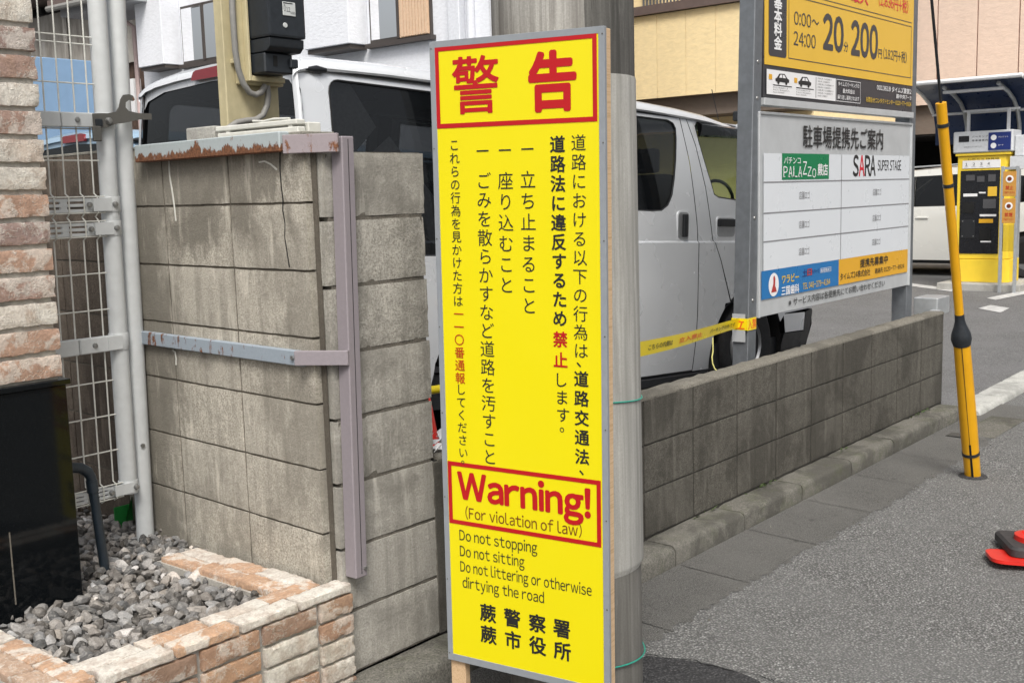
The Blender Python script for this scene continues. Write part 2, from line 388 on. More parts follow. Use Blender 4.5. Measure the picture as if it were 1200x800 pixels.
def sheet(name, col, rough=.32, grime=.06):
    s = N(name); w = s.pos('world')
    c = s.mix(s.ramp(s.noise(s.pos('world', (5, 5, 1)), 1.4, 3, .5), [(.3, .0), (.9, grime)]), col, tuple(x * .55 for x in col))
    s.bump(s.noise(w, 5, 2), .12, .004); return s.out(c, s.math('MULTIPLY_ADD', s.noise(w, 8, 4), .15, rough - .08))
M['sign_yellow'] = sheet('sign yellow film', (.77, .665, .002), .38, .05)
M['sign_red'] = sheet('sign red film', (.45, .006, .010), .38, .05)
M['sign_brown'] = sheet('sign dark red film', (.16, .03, .008), .4)
M['sign_vermilion'] = sheet('sign vermilion film', (.45, .045, .006), .4)
M['ink'] = sheet('black film', (.018, .018, .018), .4)
M['sign_grey'] = plain('grey edging', (.25, .27, .29), .5, 0, .05, 40, 0, .12)
def wood():
    s = N('raw timber'); v = s.pos('obj', (40, 40, 2.2)); n = s.noise(v, 3, 5, .6, 1.2)
    c = s.ramp(n, [(.3, (.46, .30, .16)), (.55, (.62, .44, .27)), (.75, (.40, .24, .12))]); s.bump(n, .3, .001); return s.out(c, .7)
M['wood'] = wood()
def pole_mat(name, lo, hi, streak=.5, dark=.35):
    s = N(name); w = s.pos('world'); st = s.noise(s.pos('world', (30, 30, .9)), 1.2, 7, .72, .4); b = s.noise(s.pos('world', (3, 3, .8)), 1.6, 5, .6)
    c = s.ramp(st, [(.36, lo), (.6, hi)]); c = s.mix(s.ramp(b, [(.42, .0), (.62, dark)]), c, tuple(x * .55 for x in lo))
    c = s.mix(s.ramp(s.noise(w, 180, 4, .7), [(.3, .35), (.65, .0)]), c, tuple(x * .7 for x in lo))
    c = s.mix(s.ramp(s.noise(s.pos('world', (26, 26, 1.8)), 1.9, 6, .7), [(.63, .0), (.68, .6)]), c, tuple(min(1, x * 1.3) for x in hi))
    c = s.mix(s.ramp(s.noise(s.pos('world', (8, 8, 5)), 2.6, 5, .7), [(.70, .0), (.76, .35)]), c, (.32, .16, .14))
    s.bump(s.math('ADD', st, s.math('MULTIPLY', s.noise(w, 200, 4), .5)), .5, .002); return s.out(c, .8, 0, .3)
M['pole_dark'] = pole_mat('weathered pole concrete', (.065, .063, .057), (.155, .15, .138))
M['pole_sleeve'] = pole_mat('pale pole sleeve', (.29, .285, .262), (.47, .462, .43), .5, .35)
M['pole_base'] = pole_mat('brown grey pole base', (.10, .095, .085), (.17, .165, .15))
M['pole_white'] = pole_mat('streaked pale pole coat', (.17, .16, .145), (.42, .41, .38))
M['green_wire'] = plain('green wire', (.02, .30, .22), .4)
M['van_paint'] = plain('silver van paint', (.66, .68, .70), .26, .25, .01, 5, 0, 0, .6)
M['van_paint_lit'] = plain('silver van paint lit tone', (.70, .72, .74), .28, .1, .01, 5, 0, 0, .6)  # same silver paint; brightness of roof and near corner put into a lighter copy
M['blue_paint'] = plain('light blue van paint', (.30, .43, .55), .3, .1, .01, 5, 0, 0, .5)
M['car_white'] = plain('pearl white car paint', (.72, .72, .68), .28, .05, .01, 5, 0, 0, .7)
M['trim_black'] = plain('black trim', (.012, .013, .015), .45, 0, .2, 40)
M['rubber'] = plain('tyre rubber', (.02, .02, .021), .8, 0, .2, 50, .4)
M['gap'] = plain('shadow gap black', (.006, .006, .006), .9)
M['rim'] = plain('alloy rim', (.42, .43, .44), .35, .7, .05, 30)
M['reflection_pale'] = plain('painted reflection pale', (.80, .80, .78), .8, 0, .1, 60)  # pale tone for the reflection bands painted behind the van glass
M['seat'] = plain('grey seat fabric', (.07, .07, .075), .85, 0, .1, 60)
def lamp_red():
    s = N('red lamp lens'); s.b.inputs['Coat Weight'].default_value = .6; s.bump(s.noise(s.pos('world', (60, 60, 60)), 1, 1), .2, .002); return s.out((.20, .006, .010), .25)
M['lamp_red'] = lamp_red()
def glass(name, tint, dens, rough=.02):
    m = bpy.data.materials.new(name); m.use_nodes = True; t = m.node_tree; t.nodes.remove(t.nodes['Principled BSDF'])
    tr = t.nodes.new('ShaderNodeBsdfTransparent'); tr.inputs[0].default_value = tuple(tint) + (1,)
    gl = t.nodes.new('ShaderNodeBsdfGlossy'); gl.inputs['Roughness'].default_value = rough; gl.inputs['Color'].default_value = (1, 1, 1, 1)
    df = t.nodes.new('ShaderNodeBsdfDiffuse'); df.inputs[0].default_value = (.012, .014, .016, 1)
    fr = t.nodes.new('ShaderNodeFresnel'); fr.inputs[0].default_value = 1.45
    a = t.nodes.new('ShaderNodeMixShader'); a.inputs[0].default_value = dens; b = t.nodes.new('ShaderNodeMixShader')
    t.links.new(tr.outputs[0], a.inputs[1]); t.links.new(df.outputs[0], a.inputs[2]); t.links.new(fr.outputs[0], b.inputs[0])
    t.links.new(a.outputs[0], b.inputs[1]); t.links.new(gl.outputs[0], b.inputs[2]); t.links.new(b.outputs[0], t.nodes['Material Output'].inputs[0]); return m
M['glass_dark'] = glass('privacy glass', (.26, .27, .28), .25)
M['glass_clear'] = glass('clear tinted glass', (.62, .72, .58), .08)
M['glass_house'] = glass('house window glass', (.95, .97, .97), .03)

def stucco(name, col, sc=40, bd=.004, lay=False):
    s = N(name); w = s.pos('world', (1, 1, 2.2)); n = s.noise(w, sc, 5, .6, .4)
    c = s.ramp(n, [(.3, tuple(x * .88 for x in col)), (.7, col)]); c = s.mix(s.ramp(s.noise(s.pos('world', (1, 1, .4)), 1.1, 5), [(.5, .0), (.8, .16)]), c, tuple(x * .6 for x in col))
    s.bump(n, .7, bd); return s.out(c, .85, 0, .2)
M['house_white'] = stucco('white stucco', (.80, .82, .86), 12, .008)
M['house_grey'] = stucco('grey wall', (.40, .41, .43), 14)
M['wall_yellow'] = stucco('cream yellow siding', (.92, .74, .43), 8, .008)
M['wall_pink'] = stucco('pale pink siding', (.80, .63, .52), 9, .008)
M['joint_dark'] = plain('siding joint', (.35, .24, .15), .9)
M['joint_pink'] = plain('pink siding joint', (.50, .30, .25), .9)
M['brown_trim'] = plain('brown balcony trim', (.13, .095, .085), .6, 0, .1, 10)
M['brown_wall'] = stucco('brown ground floor wall', (.21, .17, .14), 10)
M['void'] = plain('dark interior', (.014, .013, .013), .95)
M['old_tin'] = None
def tin():
    s = N('weathered corrugated tin'); w = s.pos('world', (3, 3, .5)); n = s.noise(w, 1.6, 6, .7)
    c = s.ramp(n, [(.3, (.13, .115, .10)), (.5, (.26, .245, .22)), (.7, (.34, .33, .31))]); return s.out(c, .75)
M['old_tin'] = tin()
M['old_wood'] = plain('dark old timber', (.075, .045, .032), .9, 0, .5, 6, .4)
M['blue_sheet'] = plain('light blue sheet', (.20, .32, .48), .5, 0, .05, 4, 0, .1)
M['curtain'] = plain('pale curtain', (.24, .25, .23), .9, 0, .1, 20)
M['shutter'] = plain('peach slatted shutter', (.66, .47, .32), .6)
M['frame_dark'] = plain('dark window frame', (.06, .05, .045), .5)
M['pink_pipe'] = plain('pinkish downpipe', (.50, .38, .36), .5)
M['white_pipe'] = plain('white pipe', (.70, .72, .76), .4)
M['price_yellow'] = sheet('price board yellow', (.76, .47, .045), .22, .10)
M['price_dark'] = sheet('price board dark grey', (.045, .045, .05), .3)
M['num_grey'] = sheet('numerals dark grey', (.05, .05, .052), .35)
M['board_white'] = sheet('board white', (.66, .69, .72), .3, .05)
M['board_grey'] = plain('brushed board grey', (.56, .58, .59), .36, .3, .05, 12)
M['line_grey'] = sheet('thin grey line', (.22, .22, .23), .4)
M['film_white'] = sheet('white film', (.80, .80, .80), .35)
M['film_green'] = sheet('green film', (.006, .19, .07), .3)
M['film_blue'] = sheet('blue film', (.012, .16, .42), .3)
M['film_navy'] = sheet('navy film', (.015, .03, .16), .3)
M['film_gold'] = sheet('gold film', (.72, .48, .03), .3)
M['film_orange'] = sheet('orange film', (.72, .38, .02), .3)
M['film_red'] = sheet('red film', (.42, .035, .03), .35)
M['logo_red'] = sheet('bright red film', (.62, .012, .03), .35)
M['tape'] = sheet('caution tape yellow', (.85, .66, .01), .3, .03)
M['tape_red'] = sheet('caution tape orange print', (.75, .12, .02), .35)
M['twine'] = plain('yellow twine', (.66, .62, .22), .6)
M['guard_yellow'] = plain('guard yellow plastic', (.72, .36, .006), .38, 0, .05, 12, .1, .25)
M['cone_red'] = plain('cone red plastic', (.62, .02, .012), .4, 0, .06, 20, .05, .15)
M['cone_base'] = plain('cone base rubber', (.035, .033, .034), .65, 0, .3, 50, .3, .2)
M['machine_yellow'] = plain('machine yellow enamel', (.84, .60, .045), .32, 0, .03, 10, 0, .06)
M['machine_grey'] = plain('machine light grey', (.58, .60, .62), .4)
M['machine_black'] = plain('machine black panel', (.012, .012, .014), .25)
M['canopy_blue'] = plain('canopy blue sheet', (.018, .035, .09), .3)
M['white_steel'] = plain('white steel', (.70, .71, .72), .4)
M['poster_orange'] = plain('orange poster', (.52, .26, .05), .5)
M['clear_sheet'] = glass('clear acrylic', (.92, .92, .9), .06)
M['weed'] = plain('weed leaf', (.06, .09, .03), .7, 0, .3, 40)
M['tailgate_dark'] = M['glass_dark']

# ------------------------------------------------------------------ setting: ground, street, gutter, kerb, parking lot
def sheet_obj(name, x0, x1, y0, y1, z, mat, nx=1, ny=1, zf=None, kind='structure', label=None):
    mb = MB(); v = []
    for j in range(ny + 1):
        for i in range(nx + 1):
            x = x0 + (x1 - x0) * i / nx; y = y0 + (y1 - y0) * j / ny; v.append((x, y, zf(x, y) if zf else z))
    mb.v = v
    for j in range(ny):
        for i in range(nx):
            a = j * (nx + 1) + i; mb.f.append((a, a + 1, a + nx + 2, a + nx + 1)); mb.m.append(0)
    o = mb.build(name, mat, None, 60); tag(o, kind=kind)
    if label: o['label'] = label
    return o
sheet_obj('ground', -400, 600, -400, 600, -.35, M['lot_asphalt'])
def street_z(x, y): return -.092 + .0025 * noise.noise(Vector((x * 1.3, y * 1.3, 0))) - .004 * max(0, min(1, (-.6 - y)))
sheet_obj('street', -14, 60, -14, -.16, -.092, M['asphalt'], 260, 60, street_z, label='rough worn grey street asphalt')
def lot_z(x, y):
    z = .012 - .0507 * (x - 2.9)
    z = max(z, -.07) if x > 2.9 else min(z, .30)
    return z
sheet_obj('parking_lot', -1.92, 60, .125, 60, 0, M['lot_asphalt'], 300, 4, lot_z, label='grey asphalt of the parking lot')
sheet_obj('lot_entrance', 3.2, 60, -.16, .127, -.072, M['lot_asphalt'], 280, 2, lambda x, y: (lot_z(x, y) + .0005) * ((y + .16) / .287) + -.066 * (1 - (y + .16) / .287))
sheet_obj('yard_ground', -14, -1.95, .3, 60, .12, M['soil'])

# kerb stones along the wall foot
kerb = tag(empty('kerb'), 'concrete kerb at the foot of the low wall', kind='structure')
def kerb_mesh(L, top, seed, y0=-.15, y1=-.004, bot=-.14, ch=.022):
    rnd = random.Random(seed); prof = [(y1, bot), (y1, top)]
    prof += [(y0 + ch, top), (y0 + ch * .35, top - ch * .3), (y0, top - ch), (y0 - .002, bot)]
    nx = 10; rings = []
    for i in range(nx + 1):
        x = -L / 2 + L * i / nx; e = .004 if i in (0, nx) else 0
        rings.append([(x, y + (e if y < -.1 else 0) + rnd.uniform(-.002, .002), z - (e if z > bot + .01 else 0) + rnd.uniform(-.0015, .0015)) for y, z in prof])
    mb = MB(); mb.rings(rings); return mb.mesh('kerb_stone', M['kerb'], 50)
km = [kerb_mesh(.584, 0.0, i) for i in range(4)]
KX = [-.40 + .593 * k for k in range(-9, 7)]
for i, x in enumerate(KX):
    if x + .3 < 3.3: add('kerb_stone', km[i % 4], kerb, (x + .297, 0, random.uniform(-.003, .002)))
for me_ in km: pass
kl = kerb_mesh(.588, -.045, 9, -.22, -.03, -.14, .03); kl.materials.clear(); kl.materials.append(M['kerb_white'])
for i in range(10): add('kerb_stone', kl, kerb, (3.46 + .593 * i + .1, -.0 + .012 * i, 0), (0, 0, .02))
# gutter apron slabs
apron = tag(empty('gutter_apron'), 'flat concrete gutter slabs beside the kerb', kind='structure')
for i, x in enumerate(KX):
    rnd = random.Random(i * 13 + 5); pts = [(0.0035, -.16), (.5915, -.16)]; n = 22
    pts += [(.5915 - .588 * k / n, -.50 - .012 * math.sin(x * 1.7) + rnd.uniform(-.022, .022)) for k in range(n + 1)]
    cl = .004 + (.0 if i % 2 else .001)
    poly_obj('apron_slab', pts, M['apron'], apron, fn=lambda a, b: (a, b, -.0845 - .006 * (b + .16) / -.35 + (.004 if b > -.17 else 0)), smooth=None).location = (x, 0, 0)
# shallow drain lid past the wall end
dr = tag(empty('drain_cover', (3.02, -.35, -.084)), 'concrete drain lid with dark slot beside the pale kerb', 'drain cover')
MB().box((-.34, -.14, -.02), (.30, .11, .0)).build('lid', M['kerb'], dr, None, .004)
MB().box((-.46, .02, -.02), (-.345, .11, .003)).build('slot', M['gap'], dr)
for k in range(5): MB().box((-.45 + k * .022, .03, .0025), (-.44 + k * .022, .105, .007)).build('bar', M['dark_iron'], dr)

gr = MB(); rnd = random.Random(21)
for k in range(420):
    x = rnd.uniform(-2.2, 3.2); y = -.158 - abs(rnd.gauss(0, .05)) if k % 3 else -.50 + rnd.gauss(0, .03); r = rnd.uniform(.0012, .0045) * (1.6 if rnd.random() < .08 else 1); z = -.0845 - .006 * min(1, (-.16 - y) / .35)
    p = [(x + r * rnd.uniform(-1, 1) * 1.3, y + r * rnd.uniform(-1, 1) * 1.3, z + r * rnd.uniform(-.2, .2)) for _ in range(3)] + [(x, y, z + r * 1.3)]
    for q in ((0, 1, 3), (1, 2, 3), (2, 0, 3)): gr.face([p[i] for i in q], k % 3)
tag(gr.build('gutter_grit', [M['kerb'], M['cap_mortar'], M['soil']]), 'loose grit lying along the gutter', kind='stuff')
cr = MB(); rnd = random.Random(6)
def crack(p, d, n, w):
    x, y = p; a = math.atan2(d[1], d[0])
    for k in range(n):
        a2 = a + rnd.uniform(-.7, .7); L = rnd.uniform(.012, .035); q = (x + L * math.cos(a2), y + L * math.sin(a2)); ww = w * rnd.uniform(.4, 1.1)
        nx_, ny_ = -math.sin(a2) * ww, math.cos(a2) * ww; cr.face([(x - nx_, y - ny_, -.0886), (q[0] - nx_, q[1] - ny_, -.0886), (q[0] + nx_, q[1] + ny_, -.0886), (x + nx_, y + ny_, -.0886)]); x, y = q
crack((-1.215, -.53), (.05, -.42), 24, .0022); crack((1.75, -.70), (.9, .35), 22, .0014); crack((.25, -.52), (.6, -.5), 16, .0010); crack((2.6, -.55), (1, -.1), 30, .0012)
tag(cr.build('street_cracks', M['gap']), 'thin dark cracks in the street asphalt', kind='stuff')

# white lot markings
def marking(pts, z=-.064):
    n = len(pts); mb = MB(); mb.face([(x, y, z) for x, y in pts]); o = mb.build('lot_marking', M['white_paint']); tag(o, kind='structure'); return o
marking([(12.66, 3.84), (11.83, 2.81), (11.45, 2.70), (12.20, 3.66)])
marking([(10.75, 2.02), (11.9, 1.9), (11.7, 1.72), (10.55, 1.85)])
marking([(9.50, 1.74), (9.92, 1.72), (9.68, 1.43), (9.15, 1.38)])
dp = MB(); rnd = random.Random(2)
pa = [(-1.22, -.536), (-1.185, -.63), (-1.15, -.74), (-1.15, -.85), (-1.17, -.93), (-1.30, -1.05), (-1.6, -1.4), (-2.0, -1.9), (-2.6, -2.0), (-2.6, -.60), (-1.7, -.56)]
dp.face([(x, y, -.0905) for x, y in pa]); tag(dp.build('asphalt_patch', M['dark_asphalt']), kind='structure')
# ------------------------------------------------------------------ block walls
def block_mesh(L, Hh, D, seed, mat, rough=.0012, chip=.004):
    """block with a gridded, slightly uneven face and worn edges; face at y=0 looking to -y, body to +y, centred in x, z"""
    rnd = random.Random(seed); nx, nz = max(3, int(L / .028)), 8; v = []; f = []; off = Vector((seed * 3.1, seed * 1.7, 0))
    for j in range(nz + 1):
        for i in range(nx + 1):
            x = -L / 2 + L * i / nx; z = -Hh / 2 + Hh * j / nz; e = min(i, nx - i, j, nz - j)
            y = rough * noise.noise(Vector((x * 14, z * 14, 0)) + off)
            if e == 0:
                y += .0016 + max(0, noise.noise(Vector((x * 30, z * 30, 4)) + off)) * chip
                x *= 1 - .0035 / L * rnd.random(); z *= 1 - .004 / Hh * rnd.random()
            v.append((x, y, z))
    for j in range(nz):
        for i in range(nx):
            a = j * (nx + 1) + i; f.append((a, a + 1, a + nx + 2, a + nx + 1))
    ring = [i for i in range(nx + 1)] + [(j + 1) * (nx + 1) - 1 for j in range(1, nz + 1)] + [nz * (nx + 1) + i for i in range(nx - 1, -1, -1)] + [j * (nx + 1) for j in range(nz - 1, 0, -1)]
    n0 = len(v)
    for r in ring: x, y, z = v[r]; v.append((x, D, z))
    k = len(ring)
    for a in range(k): b = (a + 1) % k; f.append((ring[b], ring[a], n0 + a, n0 + b))
    f.append(tuple(n0 + a for a in range(k)))
    me = bpy.data.meshes.new('block'); me.from_pydata(v, [], f); me.materials.append(mat)
    bm = bmesh.new(); bm.from_mesh(me); bmesh.ops.recalc_face_normals(bm, faces=bm.faces); bm.to_mesh(me); bm.free()
    return shade(me, 32)

# wall running back from the street corner: local +x runs away from the street, face looks to -x world
PHI = 1.5187
side = tag(empty('block_wall', (-2.0952, .0474, 0), PHI), 'stained beige grey block wall running back behind the two light grey pipes', 'wall')
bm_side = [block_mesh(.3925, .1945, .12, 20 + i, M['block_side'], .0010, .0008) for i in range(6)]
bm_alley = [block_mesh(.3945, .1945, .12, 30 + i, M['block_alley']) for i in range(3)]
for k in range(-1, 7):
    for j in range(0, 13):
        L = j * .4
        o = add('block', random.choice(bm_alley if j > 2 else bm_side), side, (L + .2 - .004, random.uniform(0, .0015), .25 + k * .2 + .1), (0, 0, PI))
# each block mesh looks to local -y; turn it so that the face looks to the gravel bed (local +y)
MB().box((.008, -.115, .02), (5.2, -.0045, 1.648)).build('mortar', M['mortar_side'], side)
MB().box((.0, -.118, 1.646), (5.2, .001, 1.656)).build('top_mortar', M['cap_mortar'], side, None, .002)
for pts, w, nm in (([(.11, 1.60), (.115, 1.55), (.113, 1.50), (.108, 1.46), (.112, 1.43), (.104, 1.39), (.109, 1.35), (.101, 1.30), (.094, 1.26)], .0022, 'crack'),):
    mb = MB()
    for a, b in zip(pts, pts[1:]): mb.bar((a[0], .0022, a[1]), (b[0], .0022, b[1]), .0016, .0035)
    mb.build(nm, M['gap'], side)
mb = MB()
for pts in ([(.74, 1.60), (.742, 1.55), (.733, 1.50), (.726, 1.45), (.722, 1.40)], [(.22, 1.575), (.19, 1.577), (.16, 1.567), (.13, 1.55)], [(.80, .955), (.785, .95), (.782, .925), (.785, .905)]):
    for a, b in zip(pts, pts[1:]): mb.bar((a[0], .002, a[1]), (b[0], .002, b[1]), .0035, .0045)
mb.build('lime_run', M['white_resin'], side)

pier = tag(empty('block_pier', (0, 0, 0)), 'tall grey block pier behind the yellow warning sign', 'wall')
bm_pier = [block_mesh(.416, .190, .16, 50 + i, M['block_pier'], .002, .007) for i in range(4)]
for k in range(8): add('block', bm_pier[k % 4], pier, (-1.857 + random.uniform(-.003, .003), random.uniform(0, .003), .2 * k + .1))
MB().box((-2.070, .026, .25), (-2.0655, .046, 1.60)).build('joint_filler', M['mortar_side'], pier)
MB().box((-2.048, .006, .0), (-1.660, .158, 1.596)).build('mortar', M['mortar'], pier)

low = tag(empty('low_block_wall'), 'low dark weathered block wall along the kerb below the parking price board', 'wall')
bm_low = [block_mesh(.3885, .1935, .105, 80 + i, M['block_low'], .0012, .0018) for i in range(6)]
bm_half = block_mesh(.230, .1955, .105, 99, M['block_low'])
for k in range(3):
    for j in range(-4, 8):
        add('block', random.choice(bm_low), low, (j * .4 + .2, random.uniform(0, .002), k * .2 + .1))
    add('block', bm_half, low, (-1.6 + .0 - .118 + .1 - .02, .001, k * .2 + .1)) if False else None
MB().box((-1.64, .0065, -.05), (3.196, .103, .594)).build('mortar', M['mortar_dark'], low)
mb = MB(); rings = []
rnd = random.Random(4)
for i in range(121):
    x = -1.63 + (3.2 + 1.63) * i / 120; a = rnd.uniform(-.003, .004); b = rnd.uniform(-.002, .004)
    rings.append([(x, .105, .590), (x, .105, .604 + b), (x, .06, .609 + a), (x, .012 + a, .606 + b), (x, .000 + abs(a), .598), (x, .001, .590)])
mb.rings(rings); mb.build('worn_top', M['cap_low'], low, 60)
MB().box((-1.655, .0, 0), (-1.602, .10, .59)).build('end_mortar', M['block_low'], low, None, .003)

# debris and weeds at the foot of the wall
wd = MB(); rnd = random.Random(12)
for cx, cnt in ((.05, 9), (.62, 16), (2.75, 12), (1.55, 4)):
    for k in range(cnt):
        x = cx + rnd.gauss(0, .07); y = -.012 - abs(rnd.gauss(0, .012)); a = rnd.uniform(0, PI); L = rnd.uniform(.010, .030); h = rnd.uniform(.004, .020)
        wd.face([(x, y, .001), (x + L * math.cos(a), y + .3 * L * math.sin(a), h * .6), (x + L * 1.5 * math.cos(a), y - .3 * L, h), (x + .4 * L * math.cos(a), y - .4 * L, h * .7)])
tag(wd.build('weeds', M['weed']), 'scattered weeds and dead leaves at the wall foot', kind='stuff')

# ------------------------------------------------------------------ old steel rails and mauve post on the wall
fr = tag(empty('wall_frame', (-2.0952, .0474, 0), PHI), 'rusting pale blue rails and mauve steel post fixed round the wall corner', 'steel frame')
MB().box((.06, .001, 1.600), (.90, .038, 1.658)).build('top_rail', M['rail_blue'], fr, None, .003)
FI = (Matrix.Translation((-2.0952, .0474, 0)) @ Matrix.Rotation(PHI, 4, 'Z')).inverted()
def fr_add(o): o.parent = fr; o.matrix_parent_inverse = FI; return o
def slant(z0, z1, name, m, t=.045):       # short piece running over from the rail to the post
    p, q = Vector((-2.139, .085, 0)), Vector((-2.052, -.056, 0)); d = (q - p).normalized(); n_ = Vector((-d.y, d.x, 0)) * t * -1
    if n_.x < 0: n_ = -n_
    fr_add(MB().rings([[(v.x, v.y, z) for v in (p, q, q + n_ * .35, p + n_ * .35)] for z in (z0, z1)]).build(name, m, None, None, .002))
slant(1.592, 1.646, 'rail_sleeve', M['mauve_rust'])
MB().box((.03, .001, .965), (1.02, .020, 1.012)).build('middle_rail', M['rail_mid'], fr, None, .003)
slant(.972, 1.016, 'rail_end', M['mauve'])
MB().tube([(.075, .021, .99), (.075, .027, .99)], .007, 8).build('bolt', M['bolt'], fr)
pb = MB(); xo = lambda z: -2.032 - .024 * (1.588 - z) / 1.243
pb.rings([[(xo(z), -.050, z), (xo(z) + .047, -.050, z), (xo(z) + .047, -.001, z), (xo(z), -.001, z)] for z in (.318, 1.638)])
fr_add(pb.build('post', M['mauve'], None, None, .003))
fr_add(MB().tube([(xo(.34) + .036, -.050, .345), (xo(.34) + .036, -.057, .345)], .006, 8).build('bolt', M['bolt'], None))
fr_add(MB().rings([[(xo(z) + .0225, -.0508, z), (xo(z) + .0245, -.0508, z), (xo(z) + .0245, -.0495, z), (xo(z) + .0225, -.0495, z)] for z in (.33, 1.63)]).build('seam', M['gap'], None))

# ------------------------------------------------------------------ rough bricks
def brick_mesh(L, Hh, D, seed, mat, amp=.004):
    nx, nz, ny = 16, 6, 3; off = Vector((seed * 5.3, 1.7 * seed, .3)); bm = bmesh.new()
    bmesh.ops.create_cube(bm, size=1)
    for ax, n in ((0, nx), (2, nz), (1, ny)):
        for i in range(1, n):
            p = [0, 0, 0]; p[ax] = -.5 + i / n; q = [0, 0, 0]; q[ax] = 1
            bmesh.ops.bisect_plane(bm, geom=bm.verts[:] + bm.edges[:] + bm.faces[:], plane_co=p, plane_no=q)
    for v in bm.verts:
        x, y, z = v.co.x * L, v.co.y * D, v.co.z * Hh; p = Vector((x, y, z)); ed = sum(abs(abs(c) - .5) < .01 for c in v.co)
        sh = .0 if ed < 2 else (.0012 + .0045 * max(0, noise.noise(p * 45 + off)))
        big = .5 * noise.noise(p * 22 + off) + .35 * noise.noise(p * 60 + off) + .3 * noise.noise(p * 120 + off)
        d = Vector([math.copysign(1, c) if abs(abs(c) - .5) < .01 else 0 for c in v.co]); d = d / max(1, d.length)
        v.co = Vector((x - math.copysign(sh, x) * (ed > 1), y - math.copysign(sh, y) * (ed > 1), z - math.copysign(sh, z) * (ed > 1))) + d * big * amp
    me = bpy.data.meshes.new('brick'); bm.to_mesh(me); bm.free(); me.materials.append(mat); return shade(me, 28)

planter = tag(empty('brick_planter', (-2.055, -.03, 0)), 'low antique brick planter edge round the grey gravel bed', 'planter')
bk = [brick_mesh(.190, .056, .03, i, M['brick_planter']) for i in range(8)]
bks = [brick_mesh(.128, .056, .03, 20 + i, M['brick_planter']) for i in range(3)]
bc = [brick_mesh(.196, .028, .066, 40 + i, M['brick_cap'], .0025) for i in range(6)]
for r in range(5):                                              # front face: stack bond rows from the capping down
    z = .271 - .033 - r * .066 + .006
    add('brick', random.choice(bks), planter, (-.067, .012, z))
    for c in range(5): add('brick', random.choice(bk), planter, (-.14 - .1 - c * .205, .012, z))
cx = .0
for c in range(4):                                              # two rows of capping bricks along the front
    add('brick', random.choice(bc), planter, (-.105 - c * .205, .030, .292), (random.uniform(-.02, .02), 0, random.uniform(-.01, .01)))
    add('brick', random.choice(bc), planter, (-.150 - c * .205 if c else -.16, .102, .291), (0, 0, random.uniform(-.01, .01)))
for c in range(3):                                              # capping along the block wall
    add('brick', random.choice(bc), planter, (-.083, .225 + c * .205, .289 - c * .006), (0, 0, PI / 2 + random.uniform(-.01, .01)))
    if c < 3: add('brick', random.choice(bc), planter, (-.150, .260 + c * .205 - .02, .287 - c * .006), (0, 0, PI / 2))
for c in range(4):                                              # capping along the left return
    add('brick', random.choice(bc), planter, (-.93, .09 + c * .205, .292), (0, 0, PI / 2))
    add('brick', random.choice(bc), planter, (-.862, .12 + c * .205, .291), (0, 0, PI / 2))
for r in range(5):
    for c in range(4): add('brick', random.choice(bk), planter, (-.955, .11 + c * .205, .244 - r * .066), (0, 0, PI / 2))
mb = MB(); mb.box((-.965, .012, -.09), (-.004, .136, .281)); mb.box((-.19, .1365, .0), (-.05, .80, .274)); mb.box((-.9645, .1365, -.09), (-.83, .9, .281))
mb.build('mortar', M['brick_mortar'], planter)

# gravel bed
def gravel():
    rnd = random.Random(3); bm = bmesh.new(); bmesh.ops.create_icosphere(bm, subdivisions=2, radius=1)
    base = np.array([v.co[:] for v in bm.verts]); faces = np.array([[v.index for v in f.verts] for f in bm.faces]); bm.free()
    protos = []
    for k in range(24):
        rs = np.random.RandomState(k); p = base.copy()
        for q in range(11):                                     # cut flat facets: crushed stone
            d = rs.normal(size=3); d /= np.linalg.norm(d); h = rs.uniform(.42, .8); s = p @ d; m = s > h; p[m] -= np.outer(s[m] - h, d)
        p *= np.array([rs.uniform(.9, 1.35), rs.uniform(.7, 1.0), rs.uniform(.5, .8)]); protos.append(p)
    V = []; F = []; Ccol = []; n = 0
    def hgt(x, y): return .262 + .018 * noise.noise(Vector((x * 3, y * 3, 0))) + .012 * noise.noise(Vector((x * 9, y * 9, 2)))
    spots = []
    for layer, (cell, dz) in enumerate(((.033, -.022), (.036, -.008), (.040, .006))):
        x = -2.885
        while x < -2.03:
            y = .10
            while y < 1.9:
                if layer < 2 or rnd.random() < .8: spots.append((x + rnd.uniform(-.4, .4) * cell, y + rnd.uniform(-.4, .4) * cell, dz, layer))
                y += cell
            x += cell
    for x, y, dz, layer in spots:
        if x > -2.075 + .052 * (y - .05) + .0: continue
        if y < .115: continue
        if x > -2.245 and y < .70: continue
        r = rnd.uniform(.016, .031) * (1.15 if rnd.random() < .12 else 1); 
        if y > .8 : r *= .9
        p = protos[rnd.randrange(24)] * r; a = Matrix.Rotation(rnd.uniform(0, 6.28), 3, 'Z') @ Matrix.Rotation(rnd.gauss(0, .5), 3, 'X') @ Matrix.Rotation(rnd.gauss(0, .5), 3, 'Y')
        p = p @ np.array(a).T + np.array([x, y, hgt(x, y) + dz]); V.append(p); F.append(faces + n); n += len(p)
        g = rnd.choice([.07, .09, .12, .15, .18, .22, .27, .34]) * rnd.uniform(.85, 1.15)
        if rnd.random() < .04: g = rnd.uniform(.5, .65)
        t = rnd.uniform(-.01, .12); Ccol.append(np.tile([g * (1 + t), g, g * (1 - t), 1], (len(p), 1)))
    V = np.concatenate(V); F = np.concatenate(F); Cc = np.concatenate(Ccol)
    me = bpy.data.meshes.new('gravel'); me.from_pydata(V.tolist(), [], F.tolist()); ca = me.color_attributes.new('tone', 'FLOAT_COLOR', 'POINT'); ca.data.foreach_set('color', Cc.ravel())
    me.materials.append(M['stone']); return tag(add('gravel', me), 'crushed grey gravel filling the brick planter bed', kind='stuff')
gravel()
